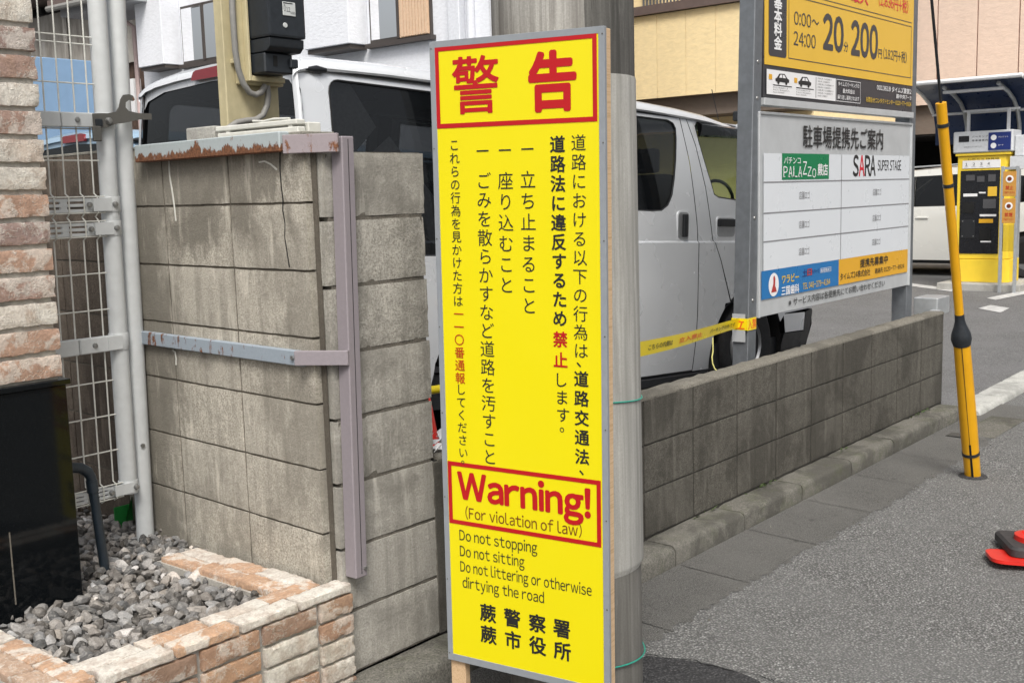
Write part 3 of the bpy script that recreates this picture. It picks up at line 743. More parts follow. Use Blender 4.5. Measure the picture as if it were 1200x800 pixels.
tag(MB().box((-2.9, .1, .1), (-2.075, 1.1, .236)).box((-2.9, 1.101, .1), (-2.02, 2.2, .236)).build('planter_soil', M['soil']), kind='structure')

# ------------------------------------------------------------------ brick pillar on polished black stone
pil = tag(empty('brick_pillar', (-2.55, .67, .27)), 'pale antique brick gate pillar standing on a polished black stone base', 'pillar')
bp = [brick_mesh(.215, .066, .04, 60 + i, M['brick_pillar'], .006) for i in range(9)]
for r in range(17):
    for c in range(3):
        add('brick', bp[(r * 3 + c * 5 + r // 2) % 9], pil, (-.108 - c * .226, .02 + random.uniform(-.002, .002), .985 - .27 + r * .0797))
        
    for c in range(1): add('brick', bp[(r + 4) % 9], pil, (-.02 + random.uniform(-.002, .002), .15, .985 - .27 + r * .0797), (0, 0, PI / 2))
MB().box((-.70, .012, .66), (-.012, .30, 2.1)).build('mortar', M['brick_mortar'], pil)
MB().box((-.72, -.012, -.15), (.0, .32, .657)).build('base', M['black_stone'], pil, None, .002)
MB().box((-.2125, -.0130, .03), (-.2085, -.0121, .25)).build('lime_streak', M['mortar'], pil)
MB().box((-.72, -.02, .6575), (.012, .32, .674)).build('ledge', M['black_stone'], pil, None, .002)

# ------------------------------------------------------------------ mesh gate and its post
gp = tag(empty('gate_post', (-2.043, 1.13, .2)), 'light grey round gate post standing in gravel against the block wall', 'post')
MB().tube([(-.0, 0, 0), (.047, 0, 2.35)], .0315, 24).build('pipe', M['grey_paint'], gp, 40)
MB().tube([(.008 - .012, -.031, .385), (.008 - .012, -.037, .385)], .008, 8).build('bolt', M['bolt'], gp)

gp.location = (-2.0907, 1.05, .2 + .0277); gp.scale = (.978,) * 3
gate = tag(empty('mesh_gate', (-2.11, 1.11, .35)), 'light grey wire mesh gate hung on a round pipe between brick pillar and post', 'gate')
gx = lambda z: .002 + .018 * (z - .5) / 1.6          # the gate follows the lean of its pipe
MB().tube([(gx(.42), 0, .07), (gx(2.5), 0, 2.2)], .0315, 24).build('frame_pipe', M['grey_paint'], gate, 40)
wx = [-.065, -.115, -.170, -.222, -.275, -.33, -.385, -.44, -.50]
band = [(1.489, 1.434), (1.405, 1.352), (.47, .42)]
for i, x in enumerate(wx):
    path = []
    for z in (2.45, 2.2, 2.0, 1.8, 1.6, 1.5, 1.489, 1.46, 1.434, 1.420, 1.405, 1.378, 1.352, 1.34, 1.2, 1.0, .7, .48, .47, .445, .42, .41):
        out = -.02 if z in (1.489, 1.46, 1.434, 1.405, 1.378, 1.352, .47, .445, .42) else 0
        path.append((x + gx(z), -.012 + out, z - .35))
    MB().tube(path, .0027, 6).build('vertical_wire', M['wire'], gate, 50)
for z in (2.03, 2.005, 1.873, 1.72, 1.613, 1.489, 1.434, 1.405, 1.352, 1.223, 1.095, .841, .717, .589, .47, .42):
    out = -.026 if z in (1.489, 1.434, 1.405, 1.352, .47, .42) else -.006
    MB().tube([(-.52 + gx(z), out, z - .35), (-.035 + gx(z), out, z - .35)], .0027, 6).build('horizontal_wire', M['wire'], gate, 50)
for z0, z1 in ((1.723, 1.774), (.948, 1.004)):
    b = MB(); b.box((-.54, -.034, z0 - .35), (-.162, -.008, z1 - .35)); r = b.build('rail', M['grey_paint'], gate, None, .003)
    b = MB(); b.box((-.160, -.036, z0 - .349), (-.02, -.006, z1 - .351)); r2_ = b.build('rail_end', M['grey_paint'], gate, None, .003)
    for x in (-.30 - .0, -.105): MB().lathe([(.001, -.045), (.007, -.044), (.010, -.037), (.010, -.033)], 10, 0, 'y', (x, 0, (z0 + z1) / 2 - .35)).build('bolt', M['bolt'], gate, 40)
    b = MB(); b.lathe([(.034, z0 - .352), (.0345, z0 - .351), (.0345, z1 - .349), (.034, z1 - .348)], 20, 0, 'z', (gx(z0), 0, 0)); b.box((-.055, -.038, z0 - .346), (.0, -.0, z1 - .354)); b.build('clamp', M['grey_paint'], gate, 40)
for z0, z1 in ((1.437, 1.486), (1.355, 1.402), (.424, .466)):
    b = MB()
    for zz in (z0, (z0 + z1) / 2 - .006, z1 - .012): b.box((-.50, -.024, zz - .35), (-.03, -.012, zz + .010 - .35))
    for k in range(5): b.box((-.46 + k * .092, -.0235, z0 - .349), (-.435 + k * .092, -.0125, z1 - .352))
    b.build('channel', M['grey_paint'], gate, None, .001)
    b = MB(); b.lathe([(.034, z0 - .352), (.0345, z0 - .351), (.0345, z1 - .349), (.034, z1 - .348)], 20, 0, 'z', (gx(z0), 0, 0)); b.box((-.07, -.036, z0 - .348), (.0, -.0, z1 - .352)); b.build('clamp', M['grey_paint'], gate, 40)
    for x in (-.085, .012): MB().lathe([(.001, -.047), (.007, -.046), (.010, -.039), (.010, -.034)], 10, 0, 'y', (x, 0, (z0 + z1) / 2 - .35)).build('bolt', M['bolt'], gate, 40)
gate.location = (-2.11 - .0462, 1.11 - .0796, .35 + .0245); gate.scale = (.978,) * 3
# latch: weathered iron hook plate
lt = [(-.075, 1.722), (-.03, 1.722), (.0, 1.735), (.045, 1.742), (.105, 1.756), (.150, 1.756), (.150, 1.778), (.10, 1.777), (.062, 1.783), (.050, 1.795), (.052, 1.812), (.066, 1.822), (.082, 1.818), (.088, 1.822),
      (.083, 1.836), (.066, 1.841), (.046, 1.838), (.034, 1.822), (.026, 1.796), (.014, 1.780), (-.020, 1.772), (-.045, 1.772), (-.075, 1.77)]
poly_obj('latch', lt, M['dark_iron'], gate, fn=lambda a, b: (a + .02, -.052, b - .35), thick=.006, smooth=None)
MB().lathe([(.001, -.066), (.008, -.065), (.012, -.058), (.012, -.051)], 12, 0, 'y', (.0, 0, 1.747 - .35)).build('latch_bolt', M['bolt'], gate, 40)
MB().box((-.062, -.060, 1.676 - .35), (-.032, -.046, 1.728 - .35)).build('padlock', M['dark_iron'], gate, None, .003)
MB().box((-.05, -.058, 1.728 - .35), (-.024, -.047, 1.752 - .35)).build('latch_shackle', M['black_plastic'], gate, None, .002)

# garden pipe, green sheet
gpipe = tag(empty('garden_pipe', (-2.389, .80, .25)), 'dark bent water pipe rising from gravel beside the black stone base', 'pipe')
MB().tube([(0, 0, -.05), (-.012, .02, .26), (-.018, .02, .335), (-.028, .02, .355), (-.05, .02, .372), (-.10, .02, .385)], [.0155, .0155, .0165, .018, .0175, .0165], 16).build('tube', M['dark_pipe'], gpipe, 40)
MB().tube([(-.0145, .02, .285), (-.017, .02, .325)], .0185, 16).build('coupling', M['dark_pipe'], gpipe, 40)
MB().lathe([(.019, .0), (.019, .02)], 16, 0, 'z', (-.105, .02, .33)).build('tap_foot', M['dark_pipe'], gpipe, 40)
tag(MB().face([(-2.10, 1.19, .23), (-2.02, 1.23, .23), (-2.015, 1.23, .40), (-2.06, 1.20, .345)]).box((-2.10, 1.235, .23), (-2.03, 1.24, .34)).build('plastic_sheet', M['green']), 'small green plastic sheet in the gravel behind the gate post', 'plastic sheet')
MB

# ------------------------------------------------------------------ meter board, conduit, meter, things lying on the wall
board = tag(empty('meter_board', (-1.89, .68, 1.40)), 'beige painted steel meter board with bent grey conduits behind the rusty rail', 'meter board')
MB().box((.0, .0, -.6), (.222, .045, 1.0)).build('post', M['beige_steel'], board, None, .003)
MB().box((.04, -.028, .452), (.224, -.001, 1.0)).build('mounting_box', M['beige_steel'], board, None, .003)
MB().box((.062, -.052, .462), (.072, -.0285, 1.0)).build('flange', M['beige_steel'], board, None, .002)
MB().box((.073, -.050, .462), (.215, -.0285, .480)).build('flange', M['beige_steel'], board, None, .002)
MB().box((.022, -.034, .52), (.0385, -.002, .536)).build('clip', M['beige_steel'], board, None, .002)
MB().tube([(.045, -.012 - .02, 1.0), (.03, -.03, .80), (.022, -.032, .70), (.022, -.034, .56), (.030, -.034, .50), (.046, -.034, .455), (.070, -.034, .425), (.095, -.034, .418), (.120, -.034, .428), (.138, -.034, .452)], .0105, 12).build('conduit', M['grey_conduit'], board, 50)
MB().tube([(.150, -.03, .452), (.152, -.03, .42), (.145, -.03, .385), (.125, -.03, .352), (.095, -.03, .335), (.05, -.03, .330), (.01, -.032, .322), (-.03, -.034, .300), (-.05, -.034, .27), (-.055, -.034, .22), (-.055, -.034, .12)], .0105, 12).build('conduit', M['grey_conduit'], board, 50)

meter = tag(empty('electricity_meter', (-1.815, .65, 1.885)), 'black electricity meter hung on the beige board', 'electricity meter')
mb = MB(); mb.box((.0, -.125, .115), (.155, -.002, .33)); mb.build('upper_case', M['black_plastic'], meter, None, .008, seg=2)
mb = MB(); mb.rings([[(x, y, z) for x, y, z in ((x_, -.003, .113), (x_, -.118, .113), (x_, -.116, .085), (x_, -.098, .070), (x_, -.003, .068))] for x_ in (.004, .150)]); mb.build('middle_case', M['black_plastic'], meter, 30, .002)
mb = MB(); mb.box((.004, -.085, .0), (.125, -.003, .0675)); mb.build('terminal_cover', M['black_plastic'], meter, None, .005)
MB().box((.105, -.098, .02), (.138, -.003, .05)).build('side_lug', M['black_plastic'], meter, None, .003)
t = MB(); t.box((.058, -.128, .187), (.112, -.1255, .232)); t.build('display', M['meter_glass'], meter, None, .001)
T = Text(lambda a, b: (a, -.1288, b)); T.line('0', .062, .069, .2, .03); T.line('12', .072, .088, .2, .02); T.line('kWh', .09, .109, .193, .012); T.rect(.06, .226, .1, .229); T.build('display_lettering', M['black_plastic'], meter)
MB().lathe([(.001, -.1285), (.008, -.1282), (.009, -.1255)], 14, 0, 'y', (.066, 0, .155)).build('button', M['meter_glass'], meter, 40)
MB().box((.040, -.0875, .024), (.056, -.0853, .058)).build('hatch', M['gap'], meter)

blk = tag(MB().box((-2.045, .545, 1.657), (-1.975, .70, 1.702)).build('block_offcut', M['plinth'], None, None, .004), 'small grey concrete offcut on the wall top left of the white rack', 'block')
wf = tag(empty('slatted_rack', (-2.05, .34, 1.657)), 'flaking white slatted rack lying on top of the block wall', 'rack')
mb = MB(); 
MB().box((.0, -.22, .0), (.03, .18, .018)).build('slat', M['white_resin'], wf, None, .003)
MB().box((.0, -.215, .024), (.034, .19, .040)).build('slat', M['white_resin'], wf, None, .003)
MB().box((.04, -.22, .0), (.09, .18, .032)).build('slat', M['white_resin'], wf, None, .003)
for y in (-.19, .12): MB().box((.004, y, .018), (.028, y + .02, .024)).build('spacer', M['white_resin'], wf)
MB().tube([(.006, .0, .047), (.01, -.05, .043), (.008, -.1, .047), (.012, -.17, .044)], .004, 6).build('twisted_tie', M['white_resin'], wf, 50)

# ------------------------------------------------------------------ warning sign
so = Vector((-1.88415, -.56406, .084257)); su = Vector((.172685, -.984871, -.014439)); sv = Vector((-.008333, -.016120, .999835)); sn = su.cross(sv).normalized()
sign = tag(empty('warning_sign', mat=Matrix(((su.x, sv.x, sn.x, so.x), (su.y, sv.y, sn.y, so.y), (su.z, sv.z, sn.z, so.z), (0, 0, 0, 1)))), 'tall yellow warning sign with red borders leaning on the utility pole', 'sign')
W2, SH = .2655, 1.791
fb = MB(); e = .0175
fb.box((-W2, 0, -.010), (-W2 + e, SH, .002)).box((W2 - e, 0, -.010), (W2, SH, .002)).box((-W2 + e, SH - e, -.010), (W2 - e, SH, .0018)).box((-W2 + e, 0, -.010), (W2 - e, e + .004, .0018))
fb.build('edging', M['sign_grey'], sign, None, .0006)
MB().box((-W2 + e, e + .004, -.008), (W2 - e, SH - e, .0005)).build('panel', M['sign_yellow'], sign)
MB().box((W2 - .030, -.17, -.036), (W2 - .001, SH - .004, -.0105)).build('batten', M['wood'], sign, None, .001)
MB().box((-W2 + .002, -.17, -.036), (-W2 + .052, SH - .004, -.0105)).build('batten', M['wood'], sign, None, .001)
for zz in (.03, .9, 1.70): MB().box((-W2 + .053, zz, -.035), (W2 - .031, zz + .05, -.011)).build('cross_batten', M['wood'], sign, None, .001)
nb = MB()
for yy in (.02, .25, .5, .75, 1.0, 1.25, 1.5, 1.77):
    for sx in (-1, 1): nb.lathe([(.0022, yy), (.001, yy + .0001)], 6, 0, 'z') if False else nb.box((sx * (W2 - .006) - .0018, yy, .002), (sx * (W2 - .006) + .0018, yy + .0036, .003))
nb.build('nails', M['dark_iron'], sign)
P1 = lambda a, b: (a, b, .0016)
T = Text(P1)
T.frame(-.2485, 1.556, .2435, 1.7755, .0125); T.build('red_border', M['sign_red'], sign)
T = Text(P1); T.frame(-.2465, .425, .2435, .611, .0125); T.build('red_border', M['sign_red'], sign)
T = Text(P1); T.put('警', -.1195, 1.667, .156, .162, .0125); T.build('heading_lettering', M['sign_red'], sign)
T = Text(P1); T.put('告', .1145, 1.664, .150, .158, .034); T.build('heading_lettering', M['sign_red'], sign)
T = Text(P1); T.column('禁止', .1275, .987, .931, .045, .022); T.line('Warning!', -.212, .210, .505, .103, .034)
T.build('red_lettering', M['sign_red'], sign)
T = Text(P1); T.column('一一〇番通報', -.194, 1.041, .858, .034, .010, -.195); T.build('vermilion_lettering', M['sign_vermilion'], sign)
T = Text(P1); T.line('(For violation of law)', -.190, .185, .4475, .043, .002); T.build('dark_red_lettering', M['sign_brown'], sign)
T = Text(P1)
T.column('道路における以下の行為は', .189, 1.504, .960, .045); T.put('、', .196, .935, .045, .045, .005); T.column('道路交通法', .189, .884, .671, .045, .020); T.put('、', .200, .640, .045, .045, .01)
T.column('道路法に違反するため', .1275, 1.502, 1.044, .046, .022); T.column('します', .127, .877, .781, .044, .002, .133); T.put('。', .142, .752, .044, .044)
T.rect(.019, 1.4905, .056, 1.4945); T.rect(-.051, 1.4895, -.013, 1.4935); T.rect(-.121, 1.4895, -.083, 1.4935)
T.column('立ち止まること', .037, 1.412, 1.074, .050, 0, .034); T.column('座り込むこと', -.032, 1.410, 1.128, .050, 0, -.036); T.column('ごみを散らかすなど道路を汚すこと', -.101, 1.411, .638, .049, 0, -.103)
T.column('これらの行為を見かけた方は', -.193, 1.510, 1.078, .034, .003, -.195); T.column('してください', -.194, .825, .641, .034, .003, -.192); T.put('。', -.184, .622, .034, .034, .003)
T.line('Do not stopping', -.213, .045, .378, .0425, .001); T.line('Do not sitting', -.213, .003, .330, .0425, .001); T.line('Do not littering or otherwise', -.213, .213, .283, .0425, .001); T.line('dirtying the road', -.207, .064, .235, .0425, .001)
for ch, x in zip('蕨警察署', (-.122, -.041, .041, .119)): T.put(ch, x, .1705, .056, .056, .024)
for ch, x in zip('蕨市役所', (-.122, -.040, .041, .120)): T.put(ch, x, .1045, .056, .056, .024)
T.build('black_lettering', M['ink'], sign)

# ------------------------------------------------------------------ utility pole and its wires
PX, PY = -1.600, -.530
upole = tag(empty('utility_pole', (PX, PY, -.09)), 'round concrete utility pole with pale sleeve behind the yellow sign', 'utility pole')
def ring_path(r0, r1, z0, z1, n=40): return [(r0, z0), (r1, z1)]
MB().lathe([(.205, -.1), (.204, .50), (.200, .505)], 56).build('pole_foot', M['pole_base'], upole, 40)
lean = .0
MB().lathe([(.196, .4), (.196, .42), (.2115, .452), (.2115, .46), (.2065, 1.86), (.2050, 1.868), (.198, 1.87)], 64).build('sleeve', M['pole_sleeve'], upole, 30)
MB().lathe([(.2035, 1.84), (.200, 6.0)], 56).build('shaft', M['pole_dark'], upole, 40)
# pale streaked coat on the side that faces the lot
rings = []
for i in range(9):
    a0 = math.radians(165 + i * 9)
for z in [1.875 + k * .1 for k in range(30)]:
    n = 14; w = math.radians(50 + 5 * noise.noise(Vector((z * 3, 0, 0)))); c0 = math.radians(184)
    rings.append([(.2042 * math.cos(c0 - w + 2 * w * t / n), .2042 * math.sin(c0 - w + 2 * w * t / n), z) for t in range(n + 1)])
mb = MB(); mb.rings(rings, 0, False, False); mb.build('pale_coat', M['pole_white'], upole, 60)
def loop_wire(name, z, r, label, tail=False):
    p = [(PX + r * math.cos(t), PY + r * math.sin(t), z + .01 * math.sin(t * 2)) for t in [k * 2 * PI / 48 for k in range(49)]]
    o = MB().tube(p, .0022, 6).build(name, M['green_wire'], None, 50); return tag(o, label, 'wire')
loop_wire('binding_wire', .86, .2125, 'thin green wire tied round the pole at tape height')
loop_wire('binding_wire', .075, .212, 'thin green wire tied low round the pole foot')

# ------------------------------------------------------------------ parking price board
YB = .2
pb_ = tag(empty('parking_price_board', (2.0, .3, 0)), 'tall parking price board with yellow upper panel and white lower panel', 'sign board')
def bl(a, b, y=YB): return (a - 2.0, y - .3, b)
def bbox(name, x0, x1, z0, z1, y0, y1, m, bev=0): return MB().box((x0 - 2, y0 - .3, z0), (x1 - 2, y1 - .3, z1)).build(name, m, pb_, None, bev)
MB().bar((-1.108, -.055, .02), (-.965, -.055, 3.3), .088, .088).build('post', M['galv'], pb_, None, .004)
MB().bar((1.115, -.045, .0), (1.128, -.045, 3.3), .10, .10).build('post', M['galv'], pb_, None, .004)
for zz in (.88, 1.9, 1.3, 2.08): MB().lathe([(.001, -.103), (.008, -.102), (.011, -.098), (.011, -.094)], 10, 0, 'y', (-1.108 + .043 * zz, -.0, zz)).build('bolt', M['bolt'], pb_, 40)
bbox('upper_board', 1.035, 3.085, 1.905, 3.4, YB, YB + .05, M['price_dark']); bbox('upper_trim', 1.03, 3.09, 1.868, 1.9045, YB - .012, YB + .05, M['board_grey'], .002)
bbox('lower_board', .985, 3.085, .785, 1.832, YB, YB + .045, M['board_grey'], .002)
for a, b in ((.981, .996), (3.075, 3.090)): bbox('side_trim', a, b, .783, 1.835, YB - .008, YB + .046, M['board_grey'], .002)
bbox('top_trim', .99, 3.082, 1.822, 1.836, YB - .0085, YB + .046, M['galv_light'], .002)
bbox('yellow_panel', 1.045, 3.075, 2.072, 3.38, YB - .004, YB - .001, M['price_yellow'])
TT = lambda y: (lambda a, b: (a - 2.0, YB - y - .3, b))
P2, P3, P4 = TT(.0055), TT(.0070), TT(.0085)
T = Text(P2); T.shape(rrect(1.083, 2.118, 1.283, 2.72, .02)); T.build('tab', M['price_dark'], pb_)
T = Text(P3); T.column('基本料金', 1.183, 2.392, 2.186, .072, .03, None, 1.25); T.build('tab_lettering', M['film_white'], pb_)
T = Text(P2)
T.frame(1.307, 2.119, 3.040, 2.442, .004); T.rect(1.307, 2.462, 3.04, 2.466)
T.line('0:00~', 1.370, 1.672, 2.300, .090, .004); T.line('24:00', 1.366, 1.632, 2.194, .095, .004)
T.line('20', 1.732, 1.992, 2.206, .245, .032); T.line('分', 2.002, 2.062, 2.214, .060, .008)
T.line('200', 2.108, 2.490, 2.203, .250, .032); T.line('円', 2.504, 2.560, 2.213, .062, .008); T.line('(182円+税)', 2.585, 2.965, 2.213, .075, .004)
T.build('price_lettering', M['num_grey'], pb_)
T = Text(P2); T.line('最大', 2.10, 2.34, 2.505, .10, .02); T.line('(1,636円+税)', 2.50, 2.975, 2.520, .085, .008); T.build('red_price_lettering', M['logo_red'], pb_)
T = Text(P2); T.rect(1.062, 1.925, 1.897, 2.050); T.build('notice', M['film_white'], pb_)
T = Text(P3)
for cx in (1.235, 1.500):
    T.shape([(cx - .075, 1.993), (cx - .080, 2.006), (cx - .060, 2.013), (cx - .035, 2.034), (cx + .025, 2.036), (cx + .055, 2.015), (cx + .078, 2.008), (cx + .075, 1.993)])
    T.shape(arc(cx - .045, 1.993, .013, 180, 360)); T.shape(arc(cx + .045, 1.993, .013, 180, 360)); T.rect(cx - .105, 1.972, cx + .11, 1.9765)
    for k, w in enumerate((.17, .19, .13)): T.line('れんらくをおねがいします'[:11 - k], cx - .105, cx - .105 + w, 1.9595 - k * .012, .009)
T.rect(1.635, 1.932, 1.640, 2.042)
for k in range(7): T.line('ご利用に際しての注意事項です', 1.655, 1.655 + (.19, .16, .21, .18, .21, .2, .13)[k], 2.034 - k * .0155, .010)
T.build('notice_lettering', M['ink'], pb_)
T = Text(P4)
for cx in (1.235, 1.500): T.shape([(cx - .040, 2.014), (cx - .026, 2.029), (cx - .006, 2.030), (cx - .006, 2.014)]); T.shape([(cx + .002, 2.014), (cx + .002, 2.030), (cx + .020, 2.029), (cx + .036, 2.014)])
T.build('car_window_print', M['film_white'], pb_)
T = Text(P3); T.rect(1.083, 2.000, 1.120, 2.026); T.rect(1.372, 1.998, 1.408, 2.024); T.build('notice_mark', M['film_orange'], pb_)
T = Text(P2); T.frame(1.905, 1.926, 2.245, 2.048, .003)
T.line('タイムズパーキングの', 1.93, 2.225, 2.014, .028, .006); T.line('最大料金は', 1.995, 2.160, 1.977, .028, .008); T.line('繰り返し適用されます', 1.925, 2.225, 1.940, .028, .006)
T.line('0013618 タイムズ蕨第2', 2.490, 3.055, 2.020, .036, .012); T.line('蕨中央7-3', 2.80, 3.055, 1.984, .030, .008); T.build('white_lettering', M['film_white'], pb_)
T = Text(P2); T.line('お問合せ:コンタクトセンター 0120-77-8924', 2.33, 3.055, 1.942, .034, .008); T.build('gold_lettering', M['film_gold'], pb_)
# lower board
Tw = Text(P2); cells = [(1.625, 1.485), (1.474, 1.330), (1.321, 1.187), (1.180, 1.030)]
rows = [1.627, 1.479, 1.321, 1.174, 1.024]
Tw.rect(1.030, 1.024, 3.045, 1.627); Tw.build('white_panel', M['board_white'], pb_)
T = Text(P3)
for z in rows[1:4]: T.rect(1.030, z - .003, 3.045, z + .003)
T.rect(1.984, 1.024, 1.990, 1.627)
for k in range(3):
    for x in (1.44, 2.45): T.line('店舗ロゴ', x, x + .13, rows[k + 1] - .092, .046, -.002)
T.build('grid_lettering', M['line_grey'], pb_)
T = Text(P2); T.line('駐車場提携先ご案内', 1.487, 2.600, 1.672, .130, .012); T.line('※サービス内容は各提携先にてお問い合わせください', 1.325, 2.665, .815, .045, .008); T.build('black_lettering', M['ink'], pb_)
T = Text(P3); T.rect(1.235, 1.490, 1.815, 1.628); T.build('green_logo', M['film_green'], pb_)
T = Text(P4); T.line('パチンコ', 1.255, 1.45, 1.575, .042, .006); 
for k, (ch, dz, sc) in enumerate(zip('PALAZZO', (0, 0, 0, 0, .012, .003, -.004), (1, 1, 1, 1, 1.25, .9, .85))):
    x = 1.248 + k * .058; T.line(ch, x, x + .048, 1.503 + dz, .078 * sc, .0)
    if ch in 'PLA': T.rect(x - .003, 1.503, x + .020, 1.508)
T.line('蕨店', 1.665, 1.795, 1.515, .070, .016); T.build('logo_lettering', M['film_white'], pb_)
T = Text(P3); 
for ch, x in (('S', 2.150), ('R', 2.325), ('A', 2.405)): T.line(ch, x, x + .078, 1.505, .160, .020)
T.line('SUPER STAGE', 2.520, 2.900, 1.535, .085, .004)
T.line('タイムズ24株式会社', 1.985, 2.425, .903, .045, .012); T.line('連絡先 0120-77-8924', 2.50, 2.985, .905, .036, .006)
T.build('sponsor_lettering', M['ink'], pb_)
T = Text(P3); T.line('A', 2.237, 2.317, 1.505, .160, .020); T.build('red_letter', M['logo_red'], pb_)
T = Text(P2); T.rect(1.010, .875, 1.965, 1.0235); T.build('blue_panel', M['film_blue'], pb_)
T = Text(P2); T.rect(1.9655, .875, 3.045, 1.0235); T.build('orange_panel', M['film_orange'], pb_)
T = Text(P4); T.line('提携先募集中', 2.27, 2.70, .960, .055, .014); T.build('headline_lettering', M['ink'], pb_)
T = Text(P3); T.shape([(1.145 + .058 * math.cos(t * PI / 12), .944 + .062 * math.sin(t * PI / 12)) for t in range(24)]); T.line('三国歯科', 1.235, 1.445, .882, .052, .020); T.frame(1.715, .965, 1.86, .990, .002); T.line('駐車場あり', 1.722, 1.853, .970, .018, .006); T.build('clinic_lettering', M['film_white'], pb_)
T = Text(P4); T.shape([(1.115, .905), (1.175, .905), (1.168, .925), (1.158, .935), (1.160, .975), (1.150, .992), (1.140, .985), (1.138, .95), (1.128, .93)]); T.line('日', 1.545, 1.60, .965, .042, .03); T.build('clinic_mark', M['film_red'], pb_)
T = Text(P3); T.line('ワラビー', 1.240, 1.44, .945, .050, .022); T.line('TEL 048-279-4184', 1.490, 1.845, .890, .045, .006); T.build('gold_clinic_lettering', M['film_gold'], pb_)
T = Text(P3); T.line('土', 1.49, 1.540, .962, .045, .02); T.line('もやって', 1.61, 1.70, .968, .028, .006); T.build('navy_lettering', M['film_navy'], pb_)

# caution tape, its taped end and twine
tape = tag(empty('caution_tape', (.3, .1, .7)), 'yellow caution tape stretched from the pole to the price board post', 'tape')
def tp(s, h):       # s along the tape 0..1, h across -.5.. .5
    a = Vector((-1.45, -.38, .915)); b = Vector((.868, .245, .768)); p = a.lerp(b, s); p.z -= .012 * math.sin(PI * s); return p + Vector((0, .006 * math.sin(s * 9) - .01 * h, h * (.056 + .004 * math.sin(s * 5))))
mb = MB(); rr = []
for i in range(41): rr.append([Vector(tp(i / 40, h)) - Vector((.3, .1, .7)) for h in (-.5, -.2, .1, .35, .5)])
mb.rings(rr, 0, False, False); mb.build('strip', M['tape'], tape, 60)
# the end is wrapped round the post: one leaf on its left face, one on its front face
mb = MB(); L_, F_ = .5675, .0985
mb.box((L_ - .0035, F_ + .002, .032), (L_ - .001, F_ + .09, .092)).box((L_ - .0035, F_ - .001, .030), (L_ + .092, F_ + .0015, .092)); mb.build('wrapped_end', M['tape'], tape)
MB().box((L_ - .0030, F_ + .012, -.03), (L_ - .0012, F_ + .085, .115)).build('clear_tab', M['board_grey'], tape)
T = Text(lambda a, b: (L_ - .0046, F_ + .088 - a, b)); T.line('立', .010, .072, .040, .056, .02); T.build('tape_end_lettering', M['tape_red'], tape)
T = Text(lambda a, b: (L_ + a, F_ - .0016, b)); T.line('入禁', .004, .090, .040, .056, .02); T.build('tape_end_lettering', M['tape_red'], tape)
def tfn(a, b):
    p = tp(a, b); return (p.x - .3, p.y - .1 - .0025, p.z - .7)
def tape_text(words, mat, name, bold):
    T = Text(lambda a, b: tfn(a, b))
    for s0, s1, w in words: T.line(w, s0, s1, -.16, .42, bold)
    T.build(name, mat, tape)
tape_text([(.37, .50, 'こちらの内側は'), (.76, .965, 'パーキングの外です')], M['ink'], 'dark_tape_lettering', .01)
tape_text([(.54, .70, '立入禁止')], M['tape_red'], 'orange_tape_lettering', .02)
tw = tag(MB().tube([(.335, .095, .765), (.328, .09, .70), (.318, .09, .675), (.320, .088, .645), (.328, .082, .62), (.332, .075, .612)], .003, 6).build('twine', M['twine'], None, 50), 'pale yellow twine hanging from the caution tape onto the low wall', 'string')

# ------------------------------------------------------------------ van
vd = Vector((.99569, -.077824, -.05045)); vn = Vector((.077923, .996959, 0)); vu = Vector((.050296, -.003931, .998727)); vo = Vector((1.6940, 1.36172, 1.04375)) - vu * .97
def van_matrix(o): return Matrix(((vd.x, vn.x, vu.x, o.x), (vd.y, vn.y, vu.y, o.y), (vd.z, vn.z, vu.z, o.z), (0, 0, 0, 1)))
G = .97
def lean_y(h):                       # distance of the side surface from the widest plane at height h above the crease datum
    if h < .083: return .0 + (.03 * ((-.35 - h) / .4) ** 2 if h < -.35 else 0)
    if h < .095: return .012 * (h - .083) / .012
    return .012 + .080 * ((h - .095) / .81) ** 1.6
BIS = [-.72, -.6, -.5, -.4, -.3, .07, .083, .095, .11, .15, .22, .3, .4, .5, .6, .7, .8, .87]
def side_fn(w, far):
    def fn(a, b, extra=0.0):
        y = lean_y(b) + extra; fr_ = max(0, a - 1.75); y += .25 * fr_ ** 2.0
        bk_ = max(0, -2.47 - a); y += bk_ * bk_ * 6
        return (a, w - y if far else y, b + G)
    return fn
